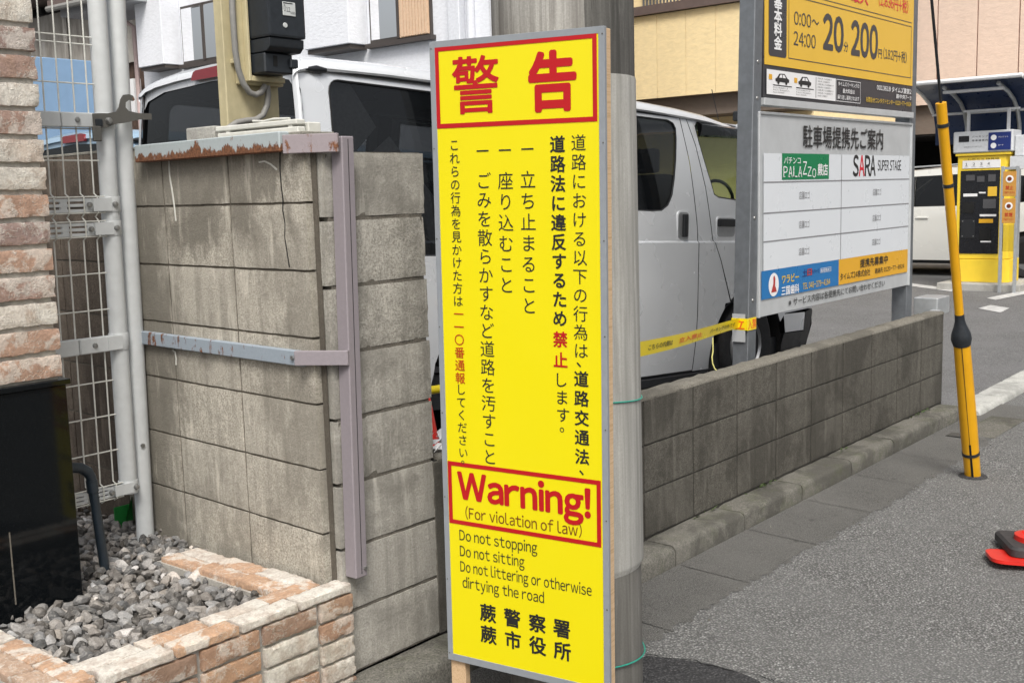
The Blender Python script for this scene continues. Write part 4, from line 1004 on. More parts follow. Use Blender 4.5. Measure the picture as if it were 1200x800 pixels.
def make_van(mats, label, mw):
    body, roofm = mats
    van = tag(empty('parked_van', mat=mw), label, 'van')
    Wd = 1.69
    arch = lambda cx, a0, a1: arc(cx, -.70, .46, a0, a1, 16)
    top = .905
    win1 = rrect(-2.37, .02, -.93, .862, .06); 
    win2 = [(-.66, .29), (.10, .285), (.20, .29), (.27, .325), (.32, .39), (.355, .50), (.385, .62), (.41, .76), (.412, .83), (.39, .86), (.33, .876), (-.66, .872)]
    winf = [(.66, .885), (.632, .86), (.66, .76), (.72, .60), (.78, .46), (.80, .41), (.85, .392), (1.62, .345), (1.64, .42), (1.20, .80), (1.10, .885)]
    rear_arch = arch(-1.32, 170.5, 9.5)
    rq = [(-2.53, -.72), (-1.774, -.72)] + [p for p in rear_arch[1:-1]] + [(-.866, -.62), (-.80, -.62), (-.80, top), (-2.53, top)]
    sd = [(-.792, -.775), (.591, -.775), (.5905, -.3), (.588, .165), (.53, .62), (.462, top), (-.792, top)]
    bp_ = [(.599, -.783), (.787, -.783)] + [p for p in arch(1.24, 190, 135) if p[0] < .97][1:] + [(.925, -.355 + .02), (.985, -.33), (.852, -.037), (.763, .108), (.697, .451), (.616, .729), (.535, top), (.470, top), (.538, .62), (.596, .165), (.599, -.3)]
    fa = arch(1.24, 125, 60)
    fd = [(.994, -.318), (.860, -.034), (.771, .110), (.705, .453), (.624, .731), (.543, top), (1.14, top), (1.75, .36), (1.78, .12), (1.74, -.28), (1.55, -.285)] + [p for p in arch(1.24, 55, 122)]
    ff = [(1.788, .12), (1.757, .355), (1.95, .18), (2.14, .02), (2.20, -.42), (1.90, -.44), (1.748, -.42), (1.66, -.50)] + []
    ff = [(1.788, .12), (1.757, .355), (1.95, .18), (2.14, .02), (2.20, -.42), (1.72, -.44), (1.66, -.50), (1.60, -.405), (1.552, -.338), (1.56, -.275), (1.748, -.272)]
    for far in (False, True):
        fn = side_fn(Wd, far)
        poly_obj('rear_side_panel', rq, body, van, [win1], BIS, fn)
        s_ = poly_obj('sliding_door', sd, body, van, [win2], BIS, fn)
        poly_obj('pillar_panel', bp_, body, van, [], BIS, fn)
        f_d = poly_obj('front_door', fd, body, van, [winf], BIS, fn)
        poly_obj('front_wing', ff, body, van, [], BIS, fn)
        gf = lambda a, b, far=far: side_fn(Wd, far)(a, b, .010)
        poly_obj('rear_side_window', rrect(-2.38, .01, -.92, .872, .06), M['glass_dark'], van, [], BIS, gf)
        poly_obj('sliding_door_window', [(-.67, .28), (.44, .28), (.44, .885), (-.67, .885)], M['glass_dark'], van, [], BIS, gf)
        poly_obj('front_door_window', [(.60, .35), (1.68, .33), (1.2, .84), (1.12, .895), (.60, .895)], M['glass_clear'], van, [], BIS, gf)
        # dark backing behind the shut lines
        for a0, a1, z0, z1 in ((-.85, -.74, -.7, .9), (-2.545, -2.50, -.7, .88)): 
            poly_obj('shut_line', [(a0, z0), (a1, z0), (a1, z1), (a0, z1)], M['gap'], van, [], BIS, lambda a, b, far=far: side_fn(Wd, far)(a, b, .013))
        poly_obj('shut_line', [(.44, top), (.56, .62), (.57, .165), (.57, -.78), (.63, -.78), (.63, .165), (.56, .62), (.49, top)], M['gap'], van, [], BIS, lambda a, b, far=far: side_fn(Wd, far)(a, b, .013))
        poly_obj('shut_line', [(.515, top), (.60, .73), (.68, .453), (.745, .10), (.835, -.05), (.96, -.33), (1.02, -.33), (.885, -.03), (.80, .12), (.725, .46), (.645, .74), (.57, top)], M['gap'], van, [], BIS, lambda a, b, far=far: side_fn(Wd, far)(a, b, .013))
        poly_obj('shut_line', [(1.70, -.3), (1.80, -.3), (1.82, .12), (1.78, .36), (1.70, .40)], M['gap'], van, [], BIS, lambda a, b, far=far: side_fn(Wd, far)(a, b, .013))
        # window seals
        ys = lambda a, b, far=far: side_fn(Wd, far)(a, b, .004)
        for w in (win1, win2, winf):
            mb = MB(); L = w + [w[0]]
            pts = []
            for (a, b), (c, d) in zip(L, L[1:]):
                k = max(1, int(math.hypot(c - a, d - b) / .08)); pts += [(a + (c - a) * q / k, b + (d - b) * q / k) for q in range(k)]
            pts.append(pts[0]); mb.tube([ys(a, b) for a, b in pts], .006, 6, 0, False); mb.build('window_seal', M['trim_black'], van, 50)
        # gutter, sill, arch liner
        sgn = -1 if far else 1; yb = Wd if far else 0
        gp_ = [(a, (yb + sgn * lean_y(top)), top + G + (0 if a < .75 else -.10 * max(0, a - .75) ** 1.7)) for a in (-2.44, -2.0, -1.5, -1.0, -.5, 0, .4, .8, 1.0, 1.14)]
        MB().tube(gp_, .008, 6).build('roof_gutter', M['trim_black'], van, 50)
        if not far: MB().tube([(-2.50, lean_y(top) - .01, .897 + G), (-2.44, lean_y(top) - .014, .899 + G), (-2.385, lean_y(top) - .012, .900 + G)], [.008, .019, .012], 8).build('gutter_cap', M['trim_black'], van, 50)
        MB().box((-2.5, min(yb + sgn * .02, yb + sgn * .10), -.86 + G), (-1.80, max(yb + sgn * .02, yb + sgn * .10), -.723 + G)).build('sill', M['trim_black'], van, None, .004)
        MB().box((-.86, min(yb + sgn * .02, yb + sgn * .10), -.85 + G), (.76, max(yb + sgn * .02, yb + sgn * .10), -.795 + G)).build('sill', M['trim_black'], van, None, .004)
        poly_obj('front_skirt', [(1.70, -.447), (2.05, -.447), (2.05, -.585), (1.745, -.585)], body, van, [], BIS, fn)
        poly_obj('bumper_trim', [(1.70, -.71), (2.16, -.70), (2.22, -.45), (2.20, -.425), (2.065, -.445), (2.058, -.593), (1.73, -.593)], M['trim_black'], van, [], BIS, fn)
        # handles
        if not far:
            hp = side_fn(Wd, False)
            x, y, z = hp(.435, .19)
            for nm, e, mt, yy in (('handle_lip', .0, M['van_paint_lit'], -.004), ('handle_dish', .008, M['rim'], -.0052)): MB().rings([[(x + a, y + yy, z + b) for a, b in rrect(-.075 + e, -.095 + e, .060 - e, .10 - e, .03)], [(x + a, y + .01, z + b) for a, b in rrect(-.075 + e, -.095 + e, .060 - e, .10 - e, .03)]]).build(nm, mt, s_, 30)
            MB().box((x - .025, y - .03, z - .07), (x + .012, y - .004, z + .08)).build('handle', M['trim_black'], s_, None, .008, seg=2)
            x, y, z = hp(.93, .205)
            for nm, e, mt, yy in (('handle_lip', .0, M['van_paint_lit'], -.004), ('handle_dish', .008, M['rim'], -.0052)): MB().rings([[(x + a, y + yy, z + b) for a, b in rrect(-.12 + e, -.09 + e, .11 - e, .055 - e, .03)], [(x + a, y + .01, z + b) for a, b in rrect(-.12 + e, -.09 + e, .11 - e, .055 - e, .03)]]).build(nm, mt, f_d, 30)
            MB().box((x - .11, y - .03, z - .012), (x + .10, y - .003, z + .04)).build('handle', M['trim_black'], f_d, None, .008, seg=2)
            MB().rings([[(a, .075 - d_, z_ + G) for a, d_, z_ in ((.645, .0, .888), (.66, .03, .87), (.655, .035, .80), (.66, .0, .79))], [(a, .085 - d_, z_ + G) for a, d_, z_ in ((1.12, .0, .888), (1.12, .03, .87), (1.16, .035, .82), (1.17, .0, .81))]]).build('rain_visor', M['glass_dark'], van)
            MB().box((1.50, -.20, .36 + G), (1.56, -.03, .40 + G)).box((1.44, -.26, .34 + G), (1.58, -.14, .62 + G)).build('wing_mirror', M['trim_black'], van, None, .02, seg=2)
            MB().tube([(.96, .12, .93 + G), (.90, .14, 1.13 + G)], .003, 5).build('antenna', M['trim_black'], van)
    # roof lofted from cross sections
    def sect(s, drop, inset=0.0):
        half = [(.088, .907), (.072, .918), (.078, .938), (.105, .962), (.16, .982), (.28, .999), (.5, 1.012), (.845, 1.022)]
        pr = [(y + inset * (1 - i / 7), h) for i, (y, h) in enumerate(half)]; pr = pr + [(1.69 - y, h) for y, h in reversed(pr[:-1])]
        return [(s, y, h - drop * (1 if 2 < i < len(pr) - 3 else .72) + G) for i, (y, h) in enumerate(pr)]
    secs = [(-2.560, .085, .03), (-2.554, .062, .012), (-2.540, .045, .004), (-2.50, .030, 0), (-2.40, .014, 0), (-2.0, 0, 0), (-1.2, -.004, 0), (-.4, -.002, 0), (.1, .0, 0), (.5, .012, 0), (.8, .030, 0), (1.0, .058, 0), (1.10, .085, .0), (1.16, .125, 0)]
    mb = MB(); mb.rings([sect(*q) for q in secs], 0, False, False); mb.build('roof', roofm, van, 50)
    mb = MB(); mb.rings([[(s, .12, h + G), (s, 1.57, h + G)] for s, h in ((1.15, .88), (1.75, .36))], 0, False, False); mb.build('windscreen', M['glass_clear'], van)
    mb = MB(); mb.rings([[(s, y, h + G) for y in (.10, .3, .845, 1.39, 1.59)] for s, h in ((1.75, .36), (1.95, .19), (2.13, .03), (2.20, -.2), (2.22, -.43))], 0, False, False); mb.build('bonnet', body, van, 40)
    mb = MB(); mb.rings([[(s, y, h + G) for y in (.07, .3, .845, 1.39, 1.62)] for s, h in ((2.22, -.43), (2.24, -.55), (2.16, -.71), (1.7, -.72))], 0, False, False); mb.build('front_bumper', M['trim_black'], van, 40)
    # A pillars
    for yb in (.085, 1.605): MB().tube([(1.14, yb + (.01 if yb < 1 else -.01), .89 + G), (1.76, yb - (.04 if yb < 1 else -.04), .36 + G)], .03, 8).build('windscreen_pillar', body, van, 50)
    # tailgate
    def bulge(a): return -2.545 - .012 * (1 - ((a - .845) / .80) ** 2)
    tg = [(.035, -.62), (1.655, -.62), (1.655, .10), (1.648, .60), (1.628, .76), (1.58, .87), (1.50, .925), (1.38, .960), (1.15, .978), (.845, .985), (.54, .978), (.31, .960), (.19, .925), (.11, .87), (.062, .76), (.042, .60), (.035, .10)]
    wnd = [(.17, .18), (1.52, .18), (1.575, .24), (1.605, .40), (1.612, .66), (1.595, .78), (1.53, .848), (1.34, .885), (.845, .900), (.35, .885), (.16, .848), (.095, .78), (.078, .66), (.085, .40), (.115, .24)]
    rb = [-.4, -.1, .1, .3, .5, .7, .8, .87]
    # strips across for the bulge: rotate the polygon axes so that the cut levels run along the width
    def tgf(extra=0.0): return lambda b, a: (bulge(a) + extra + .015 * max(0, b) ** 2, a, b + G)
    lv = [.1 + k * .12 for k in range(13)]
    sw = lambda L: [(b, a) for a, b in L]
    tgo = poly_obj('tailgate', sw(tg), body, van, [sw(wnd)], lv, tgf())
    big = [(.07, .16), (1.62, .16), (1.63, .7), (1.61, .80), (1.54, .865), (1.34, .905), (.845, .918), (.35, .905), (.15, .865), (.08, .80), (.06, .7)]
    poly_obj('rear_window', sw(big), M['glass_dark'], van, [], lv, tgf(.008))
    mb = MB(); 
    lampo = [(.62, .912), (.99, .912), (.995, .925), (.975, .955), (.95, .962), (.67, .968), (.63, .962), (.615, .93)]
    poly_obj('stop_lamp', sw(lampo), M['lamp_red'], van, [], lv, tgf(-.030), .02)
    MB().box((-2.60, .45, .10 + G), (-2.585, 1.2, .13 + G)).build('rear_handle', M['trim_black'], van)
    # corner strips joining tailgate and sides, down to the bumper
    for yb, sg in ((0, 1), (1.69, -1)):
        rr = []
        for h in (-.70, -.4, 0, .3, .55, .7, .80, .87, .905):
            yy = lean_y(h); c = [(-2.538, yy + .001), (-2.545, yy + .004), (-2.549, yy + .012), (-2.550, yy + .036)]
            rr.append([(s, yb + sg * y, h + G) for s, y in c])
        MB().rings(rr, 0, False, False).build('corner_strip', roofm if sg > 0 else body, van, 60)  # near strip takes the lit tone, its brightness is in the paint
        mbx = MB().box((-2.60, min(yb + sg * .05, yb + sg * .17), -.45 + G), (-2.56, max(yb + sg * .05, yb + sg * .17), .12 + G)); mbx.build('tail_lamp', M['lamp_red'], van, None, .006)
    MB().box((-2.64, .02, -.74 + G), (-2.50, 1.67, -.52 + G)).build('rear_bumper', body, van, None, .02, seg=2)
    # floor, interior, seats
    MB().box((-2.48, .05, -.80 + G), (2.05, 1.64, -.62 + G)).build('underbody', M['trim_black'], van)
    MB().box((-2.45, .10, -.61 + G), (.55, 1.59, -.58 + G)).build('cargo_floor', M['seat'], van)
    MB().box((.55, .10, -.61 + G), (1.8, 1.59, -.10 + G)).build('engine_box', M['seat'], van)
    MB().box((1.55, .12, -.05 + G), (1.78, 1.57, .32 + G)).build('dashboard', M['trim_black'], van, None, .03)
    for y in (.30, 1.02):
        MB().box((.62, y, -.1 + G), (1.12, y + .45, .06 + G)).box((.60, y, .0 + G), (.74, y + .45, .55 + G)).box((.62, y + .11, .56 + G), (.70, y + .34, .73 + G)).build('seat', M['seat'], van, None, .03, seg=2)
    MB().box((-.95, .12, -.58 + G), (-.75, 1.55, .45 + G)).build('rear_seat', M['seat'], van, None, .03)
    MB().tube([(1.44, .46 + .16 * math.cos(t), .38 + G + .16 * math.sin(t)) for t in [k * 2 * PI / 20 for k in range(21)]], .013, 8).build('steering_wheel', M['trim_black'], van, 50)
    # pale diagonal panels added behind the glass as painted reflections
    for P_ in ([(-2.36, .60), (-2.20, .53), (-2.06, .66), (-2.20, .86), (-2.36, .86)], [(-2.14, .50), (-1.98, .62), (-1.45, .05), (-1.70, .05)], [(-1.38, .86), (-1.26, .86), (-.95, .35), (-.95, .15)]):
        poly_obj('reflection_band', P_, M['reflection_pale'], van, [], BIS, lambda a, b: side_fn(Wd, False)(a, b, .05))
    # wheels
    tyre = MB(); tyre.lathe([(.20, .03), (.275, .0), (.305, .008), (.32, .03), (.32, .15), (.305, .18), (.20, .18)], 40, 0, 'y'); tm = tyre.mesh('tyre', M['rubber'], 40)
    rim = MB(); rim.lathe([(.195, .19), (.195, .025), (.185, .012), (.175, .03), (.172, .06)], 36, 0, 'y')
    for k in range(6):
        a = k * PI / 3; c, s2 = math.cos(a), math.sin(a); px_, pz_ = -s2, c
        rim.rings([[(c * r + px_ * w, yy, s2 * r + pz_ * w) for w, yy in ((-wd, .035), (wd, .035), (wd * .8, .055), (-wd * .8, .055))] for r, wd in ((.03, .028), (.10, .020), (.18, .026))])
    rim.lathe([(.001, .022), (.04, .024), (.045, .05)], 20, 0, 'y'); rm = rim.mesh('rim', M['rim'], 40)
    disc = MB().lathe([(.001, .07), (.18, .07), (.18, .08)], 24, 0, 'y').mesh('brake_disc', M['gap'], 40)
    for s in (-1.32, 1.25):
        for far in (0, 1):
            wh = empty('wheel', (s, Wd - .008 if far else .008, .32), PI if far else 0, van)
            add('tyre', tm, wh); add('rim', rm, wh); add('brake_disc', disc, wh)
        for far in (0, 1):
            y0, y1 = (.012, .30) if not far else (1.39, 1.678); rr = []
            for a, b in arc(s if s < 0 else 1.24, -.70, .455, 190, -10, 16): rr.append([(a, y0, b + G), (a, y1, b + G)])
            MB().rings(rr, 0, False, False).build('wheel_housing', M['gap'], van, 60)
            if not far: MB().box((s - .44, y1, -.78 + G), (s + .44, y1 + .01, -.2 + G)).build('wheel_housing_back', M['gap'], van)
    return van
van = make_van((M['van_paint'], M['van_paint_lit']), 'silver grey cargo van parked behind the warning sign', van_matrix(vo))
# the blue van beyond: same body, its own paint
def copy_tree(o, parent, swap):
    c = o.copy(); COL.objects.link(c); c.parent = parent; c.matrix_parent_inverse = o.matrix_parent_inverse.copy()
    if o.data and any(m in swap for m in o.data.materials):
        key = (o.data.name, 'blue')
        if key not in copy_tree.d:
            me = o.data.copy()
            for i, m in enumerate(me.materials):
                if m in swap: me.materials[i] = swap[m]
            copy_tree.d[key] = me
        c.data = copy_tree.d[key]
    for ch in [q for q in COL.objects if q.parent == o]: copy_tree(ch, c, swap)
    return c
copy_tree.d = {}
bv = copy_tree(van, None, {M['van_paint']: M['blue_paint'], M['van_paint_lit']: M['blue_paint']})
lampw = vd * -2.59 + vn * .845 + vu * (.955 + G)
bv.matrix_world = van_matrix(Vector((-.030, 5.1575, 1.9536)) - lampw)
bv['label'] = 'light blue van with red stop lamp seen through the mesh gate'

# ------------------------------------------------------------------ yellow guy wire guard
gw = tag(empty('guy_wire', (1.717, -.67, -.09)), 'slanting black guy wire in a yellow plastic guard rising from the street', 'guy wire')
gpt = lambda z: (-(z + .091) * .325 + .012 * math.sin(max(0, z) * 1.2), 0, z + .09)
MB().tube([gpt(-.095), gpt(.08), gpt(.2), gpt(.4), gpt(.55), gpt(.67)], [.040, .042, .043, .042, .041, .040], 18).build('lower_guard', M['guard_yellow'], gw, 40)
MB().tube([gpt(.64), gpt(.67), gpt(.70), gpt(.74), gpt(.765), gpt(.80)], [.043, .050, .046, .031, .024, .023], 18).build('coupling', M['black_plastic'], gw, 40)
MB().tube([gpt(.76), gpt(1.2), gpt(1.82)], [.0215, .0225, .0245], 16).build('upper_guard', M['guard_yellow'], gw, 40)
MB().tube([gpt(z) for z in (1.6, 2.2, 3.0, 4.2)], .007, 8).build('wire', M['trim_black'], gw, 50)
for z, r in ((.045, .0435), (1.44, .0245), (1.72, .0265)): MB().tube([gpt(z - .008), gpt(z + .008)], r + .0015, 16).build('strap', M['black_plastic'], gw, 40)
b = MB(); 
for z0, z1 in ((-.09, .10), (.10, .64)):
    a0, a1 = Vector(gpt(z0)), Vector(gpt(z1)); w = .010 if z0 < 0 else .002; o_ = Vector((-.0405, -.0125, 0)); b.bar(a0 + o_, a1 + o_, w, .006)
b.build('slit', M['gap'], gw)
tag(MB().lathe([(.001, .0), (.075, .001), (.07, .008), (.03, .012)], 14, 0, 'z', (1.717, -.67, -.0935)).build('ground_patch', M['dark_asphalt'], None, 50), kind='structure')

# ------------------------------------------------------------------ traffic cones
def cone_obj(loc, rot, label, lying=False):
    c = tag(empty('traffic_cone', loc), label, 'traffic cone', None); c.rotation_euler = rot
    MB().lathe([(.135, .03), (.125, .05), (.025, .68), (.018, .70), (.012, .70), (.02, .67), (.11, .04)], 28).build('body', M['cone_red'], c, 40)
    mb = MB(); pts = rrect(-.19, -.19, .19, .19, .04); mb.rings([[(x, y, .0) for x, y in pts], [(x, y, .022) for x, y in pts], [(x * .95, y * .95, .03) for x, y in pts]]); mb.build('base', M['cone_base'], c, 30)
    MB().lathe([(.155, .03), (.15, .045), (.13, .05)], 28).build('foot_ring', M['cone_red'], c, 40)
    return c
cone_obj((-1.02, .72, .215), (0, 0, .3), 'red traffic cone standing in the lot behind the tall block pier')
cn = tag(empty('fallen_cone_base', (.60, -1.305, -.088)), 'crushed red cone with a black square base lying flat on the street', 'traffic cone')
cn.rotation_euler = (.05, .06, .5)
mb = MB(); pts = rrect(-.16, -.16, .16, .16, .03); mb.rings([[(x, y, .018) for x, y in pts], [(x, y, .045) for x, y in pts], [(x * .93, y * .93, .055) for x, y in pts]]); mb.build('base', M['cone_base'], cn, 30)
mb = MB(); pts = rrect(-.17, -.05, .02, .19, .05); mb.rings([[(x - .05, y + .05, .0) for x, y in pts], [(x - .05, y + .05, .014) for x, y in pts]]); mb.build('lower_foot', M['cone_red'], cn, 30)
MB().lathe([(.115, .05), (.112, .075), (.085, .082), (.078, .06)], 26).build('ring', M['cone_red'], cn, 40)
tag(MB().tube([(-1.50, .40, .745), (-1.0, .36, .725), (-.6, .3, .71)], .016, 12).build('cone_bar', M['tape'], None, 50), 'yellow bar visible between the block pier and the warning sign', 'bar')
rg = MB(); rnd = random.Random(5)
for k in range(14):
    x, y, z = -1.58 + rnd.uniform(-.06, .10), .05 + rnd.uniform(-.04, .05), .612 + rnd.uniform(0, .03); a = Vector((rnd.uniform(-.04, .04), rnd.uniform(-.03, .03), rnd.uniform(-.005, .02)))
    rg.face([(x, y, z), (x + .04, y + .01, z + .008), Vector((x + .03, y + .03, z + .012)) + a, Vector((x - .01, y + .025, z)) + a])
tag(rg.build('crumpled_paper', M['film_white']), 'crumpled white paper lying where the low wall meets the tall pier', 'paper')
for i, (x, y) in enumerate(((1.02, -.96), (-.02, -1.15))):
    pass
tag(MB().face([(.28, -1.50, -.088), (.305, -1.505, -.086), (.315, -1.485, -.088), (.29, -1.478, -.087)]).build('paper_scrap', M['film_white']), 'small white paper scrap on the asphalt below the crushed cone', 'paper scrap')

# grey marker post at the end of the low wall
mp = tag(empty('marker_post', (3.26, .07, -.09)), 'pale grey square post with a boxy head at the far end of the low wall', 'post')
MB().box((-.028, -.03, .0), (.028, .03, .70)).build('shaft', M['galv_light'], mp, None, .003)
MB().box((.03, .0, .655), (.27, .16, .775)).build('head', M['galv_light'], mp, None, .006)
mp.location = (3.235, .07, -.09)

# ------------------------------------------------------------------ payment machine
pm = tag(empty('payment_machine', (12.0, 2.5, -.07)), 'yellow parking payment machine with a blue curved canopy', 'payment machine')
def pbx(name, x0, x1, y0, y1, z0, z1, m, bev=.006, parent=None): return MB().box((x0, y0, z0), (x1, y1, z1)).build(name, m, parent or pm, None, bev)
# local x = depth (0 front, + back), local y across (-.4 right .. +.4 left)
pbx('plinth', -.30, .80, -.62, .50, -.02, .10, M['plinth'], .01)
mb = MB(); mb.rings([[(x, y, z) for x, y in ((-.02, .355), (-.02, -.29), (.06, -.375), (.50, -.375), (.50, .355))] for z in (.10, .42)]); mb.build('pedestal', M['machine_yellow'], pm, 30, .004)
mb = MB(); mb.rings([[(x, y, z) for x, y in ((.0, .345), (.0, -.29), (.06, -.355), (.48, -.355), (.48, .345))] for z in (.425, 1.86)]); mb.build('cabinet', M['machine_yellow'], pm, 30, .006)
pbx('cap', -.03, .50, -.37, .37, 1.862, 1.90, M['machine_yellow'])
pbx('black_panel', -.012, -.001, -.235, .295, .50, 1.66, M['machine_black'], .002)
fc = M['machine_grey']
for y0, y1, z0, z1, m, nm in ((.10, .22, 1.52, 1.60, M['seat'], 'screen'), (-.03, .07, 1.50, 1.58, M['seat'], 'card_slot'), (-.18, -.08, 1.50, 1.60, M['seat'], 'screen'), (.06, .25, 1.30, 1.34, M['film_white'], 'label_plate'), (-.05, .04, 1.34, 1.36, M['film_white'], 'coin_slot'),
        (-.20, -.08, 1.30, 1.43, M['price_yellow'], 'instruction_plate'), (-.20, .02, 1.02, 1.05, M['film_white'], 'tray_edge'), (.10, .26, 1.07, 1.22, M['gap'], 'note_slot'), (-.16, .03, .93, .985, M['film_orange'], 'return_plate'), (-.13, .02, .68, .86, M['gap'], 'receipt_tray'), (-.14, .0, .66, .68, M['film_white'], 'tray_lip'), (-.19, -.02, 1.13, 1.26, M['seat'], 'keypad'), (.08, .27, .72, .98, M['trim_black'], 'service_hatch')):
    pbx(nm, -.020, -.0125, y0, y1, z0, z1, m, .001)
for y in (.10, .25):
    for z in (.745, .955): MB().lathe([(.001, -.0), (.009, .0), (.009, .004)], 8, 0, 'z').build('hatch_screw', M['bolt'], pm, None, 0, (-.0225, y, z), (0, PI / 2, 0))
pbx('notice_strip', -.012, -.001, -.235, .275, 1.69, 1.80, M['film_white'], .001)
T = Text(lambda a, b: (-.0135, -a, b)); T.line('ご利用方法', -.26, .02, 1.805, .028, .006); T.line('精算機', .04, .22, 1.805, .026, .006)
for k, w in enumerate(('1', '2', '3', '4')): T.line(w, -.235 + k * .10, -.205 + k * .10, 1.73, .05, .01); T.line('ください', -.25 + k * .1, -.19 + k * .1, 1.705, .016)
T.build('notice_lettering', M['ink'], pm)
pbx('header', -.05, .35, -.40, .40, 1.905, 2.20, M['machine_grey'], .015)
pbx('header_panel', -.058, -.0505, -.375, -.08, 1.93, 2.17, M['film_navy'], .001)
pbx('header_display', -.058, -.0505, .18, .32, 2.06, 2.14, M['machine_black'], .001)
T = Text(lambda a, b: (-.0525, -a, b))
for k in range(5): T.line('パーキング'[k], -.14 + k * .045, -.11 + k * .045, 2.11, .035, .004); T.line('精算機案内'[k], -.14 + k * .045, -.11 + k * .045, 2.06, .03, .004)
T.line('領収書が必要な方はボタンを押してください', -.25, .0, 1.98, .016); T.build('header_lettering', M['ink'], pm)
for z in (2.10, 1.99): MB().lathe([(.001, .0), (.038, .0), (.038, .003)], 18, 0, 'z').build('header_icon', M['film_white'], pm, None, 0, (-.0605, -.15, z), (0, PI / 2, 0))
T = Text(lambda a, b: (-.0595, -a, b)); T.line('クレジット', .21, .34, 2.095, .025, .004); T.line('カード', .21, .28, 1.985, .025, .004); T.build('header_white_lettering', M['film_white'], pm)
pbx('side_box', .02, .34, -.53, -.405, 1.84, 2.12, M['machine_grey'], .01); pbx('side_bracket', -.02, .3, -.75, -.36, 1.66, 1.835, M['machine_grey'], .004)
# canopy: curved blue sheet on two arched arms
cs = [(.62, 2.05), (.60, 2.30), (.50, 2.52), (.32, 2.66), (.05, 2.76), (-.28, 2.84), (-.55, 2.87)]
mb = MB(); mb.rings([[(x, -.62, z), (x, .88, z)] for x, z in cs], 0, False, False); c_ = mb.build('canopy_sheet', M['canopy_blue'], pm, 60)
for nm, y in (('canopy_edge', .885), ('canopy_edge', -.625)): MB().tube([(x, y, z) for x, z in cs[2:]], .028, 8).build(nm, M['white_steel'], pm, 40)
MB().tube([(-.56, .90, 2.87), (-.56, -.64, 2.87)], .03, 8).build('canopy_front_bar', M['white_steel'], pm, 40)
MB().tube([(.52, .90, 2.49), (.52, -.64, 2.49)], .022, 8).build('canopy_rear_bar', M['white_steel'], pm, 40)
for y in (.42, -.30): MB().tube([(.66, y, -.0 + .1), (.63, y, 1.9), (.58, y, 2.3), (.46, y, 2.50), (.28, y, 2.62), (0, y, 2.72), (-.42, y, 2.80)], .028, 8).build('canopy_arm', M['galv_light'], pm, 40)
MB().box((-.35, -.34, 2.72), (-.25, .46, 2.76)).build('canopy_lamp', M['white_steel'], pm, None, .008)
for y in (.28, -.26): MB().box((.2, y - .02, 2.2), (.24, y + .02, 2.50)).build('upright', M['white_steel'], pm, None, .003)
MB().box((.22, -.40, 2.48), (.25, .36, 2.51)).build('cross_bar', M['white_steel'], pm, None, .003)
# notice stand
ns = tag(empty('notice_stand', (11.6, 2.02, -.07)), 'slim steel stand with two orange posters right of the payment machine', 'notice stand')
for y in (.095, -.095): MB().box((-.02, y - .02, .0), (.02, y + .02, 1.70)).build('leg', M['galv_light'], ns, None, .003)
MB().box((-.015, -.075, 1.655), (.015, .075, 1.69)).build('top_bar', M['galv_light'], ns)
MB().box((-.010, -.074, .56), (.010, .074, .92)).build('document_box', M['clear_sheet'], ns)
for k, z in enumerate((1.30, .94)):
    p_ = MB().box((-.022, -.085, z), (-.012, .085, z + .33)).build('poster', M['poster_orange'], ns, None, .002)
    MB().lathe([(.001, 0), (.05, 0), (.05, .003)], 18, 0, 'z').build('poster_disc', M['film_white'], p_, None, 0, (-.0255, 0, z + .23), (0, PI / 2, 0))
    MB().lathe([(.001, 0), (.028, 0), (.028, .003)], 14, 0, 'z').build('poster_symbol', M['sign_brown'], p_, None, 0, (-.029, 0, z + .23), (0, PI / 2, 0))
    T = Text(lambda a, b: (-.0235, -a, b)); T.line('禁止' if k == 0 else '禁煙', -.05, .05, z + .09, .06, .01); T.line('ご協力ください', -.07, .07, z + .04, .03, .004); T.build('poster_lettering', M['sign_red'], p_)

# ------------------------------------------------------------------ white car beyond the machine
car = tag(empty('parked_car', (14.0, 3.85, -.07), -PI / 2), 'pearl white car parked behind the yellow payment machine', 'car')
# local x: +x towards the rear of the car (world -y), y: depth into +x world; z up
def cfn(y, extra=0): return lambda a, b: (a, (extra + .10 * max(0, b - .95) ** 1.3 * 1.4) if y == 0 else 1.75 - (extra + .10 * max(0, b - .95) ** 1.3 * 1.4), b)
co = [(-2.2, .30), (-1.93, .28)] + arc(-1.50, .33, .40, 180, 0, 12)[0:] + [(-1.05, .26), (.95, .26)] + arc(1.42, .33, .40, 180, 0, 12) + [(1.9, .30), (2.12, .38), (2.15, .95), (2.05, 1.15), (1.95, 1.45), (1.80, 1.62), (1.3, 1.70), (.2, 1.74), (-.45, 1.70), (-1.15, 1.22), (-1.4, 1.08), (-2.0, .93), (-2.2, .75)]
w_f = [(-.98, 1.12), (-.42, 1.12), (-.42, 1.60), (-.50, 1.60)]; w_m = [(-.34, 1.12), (.42, 1.13), (.42, 1.63), (-.34, 1.61)]; w_r = [(.50, 1.13), (1.15, 1.15), (1.05, 1.60), (.50, 1.63)]; w_q = [(1.22, 1.16), (1.70, 1.20), (1.58, 1.54), (1.13, 1.60)]
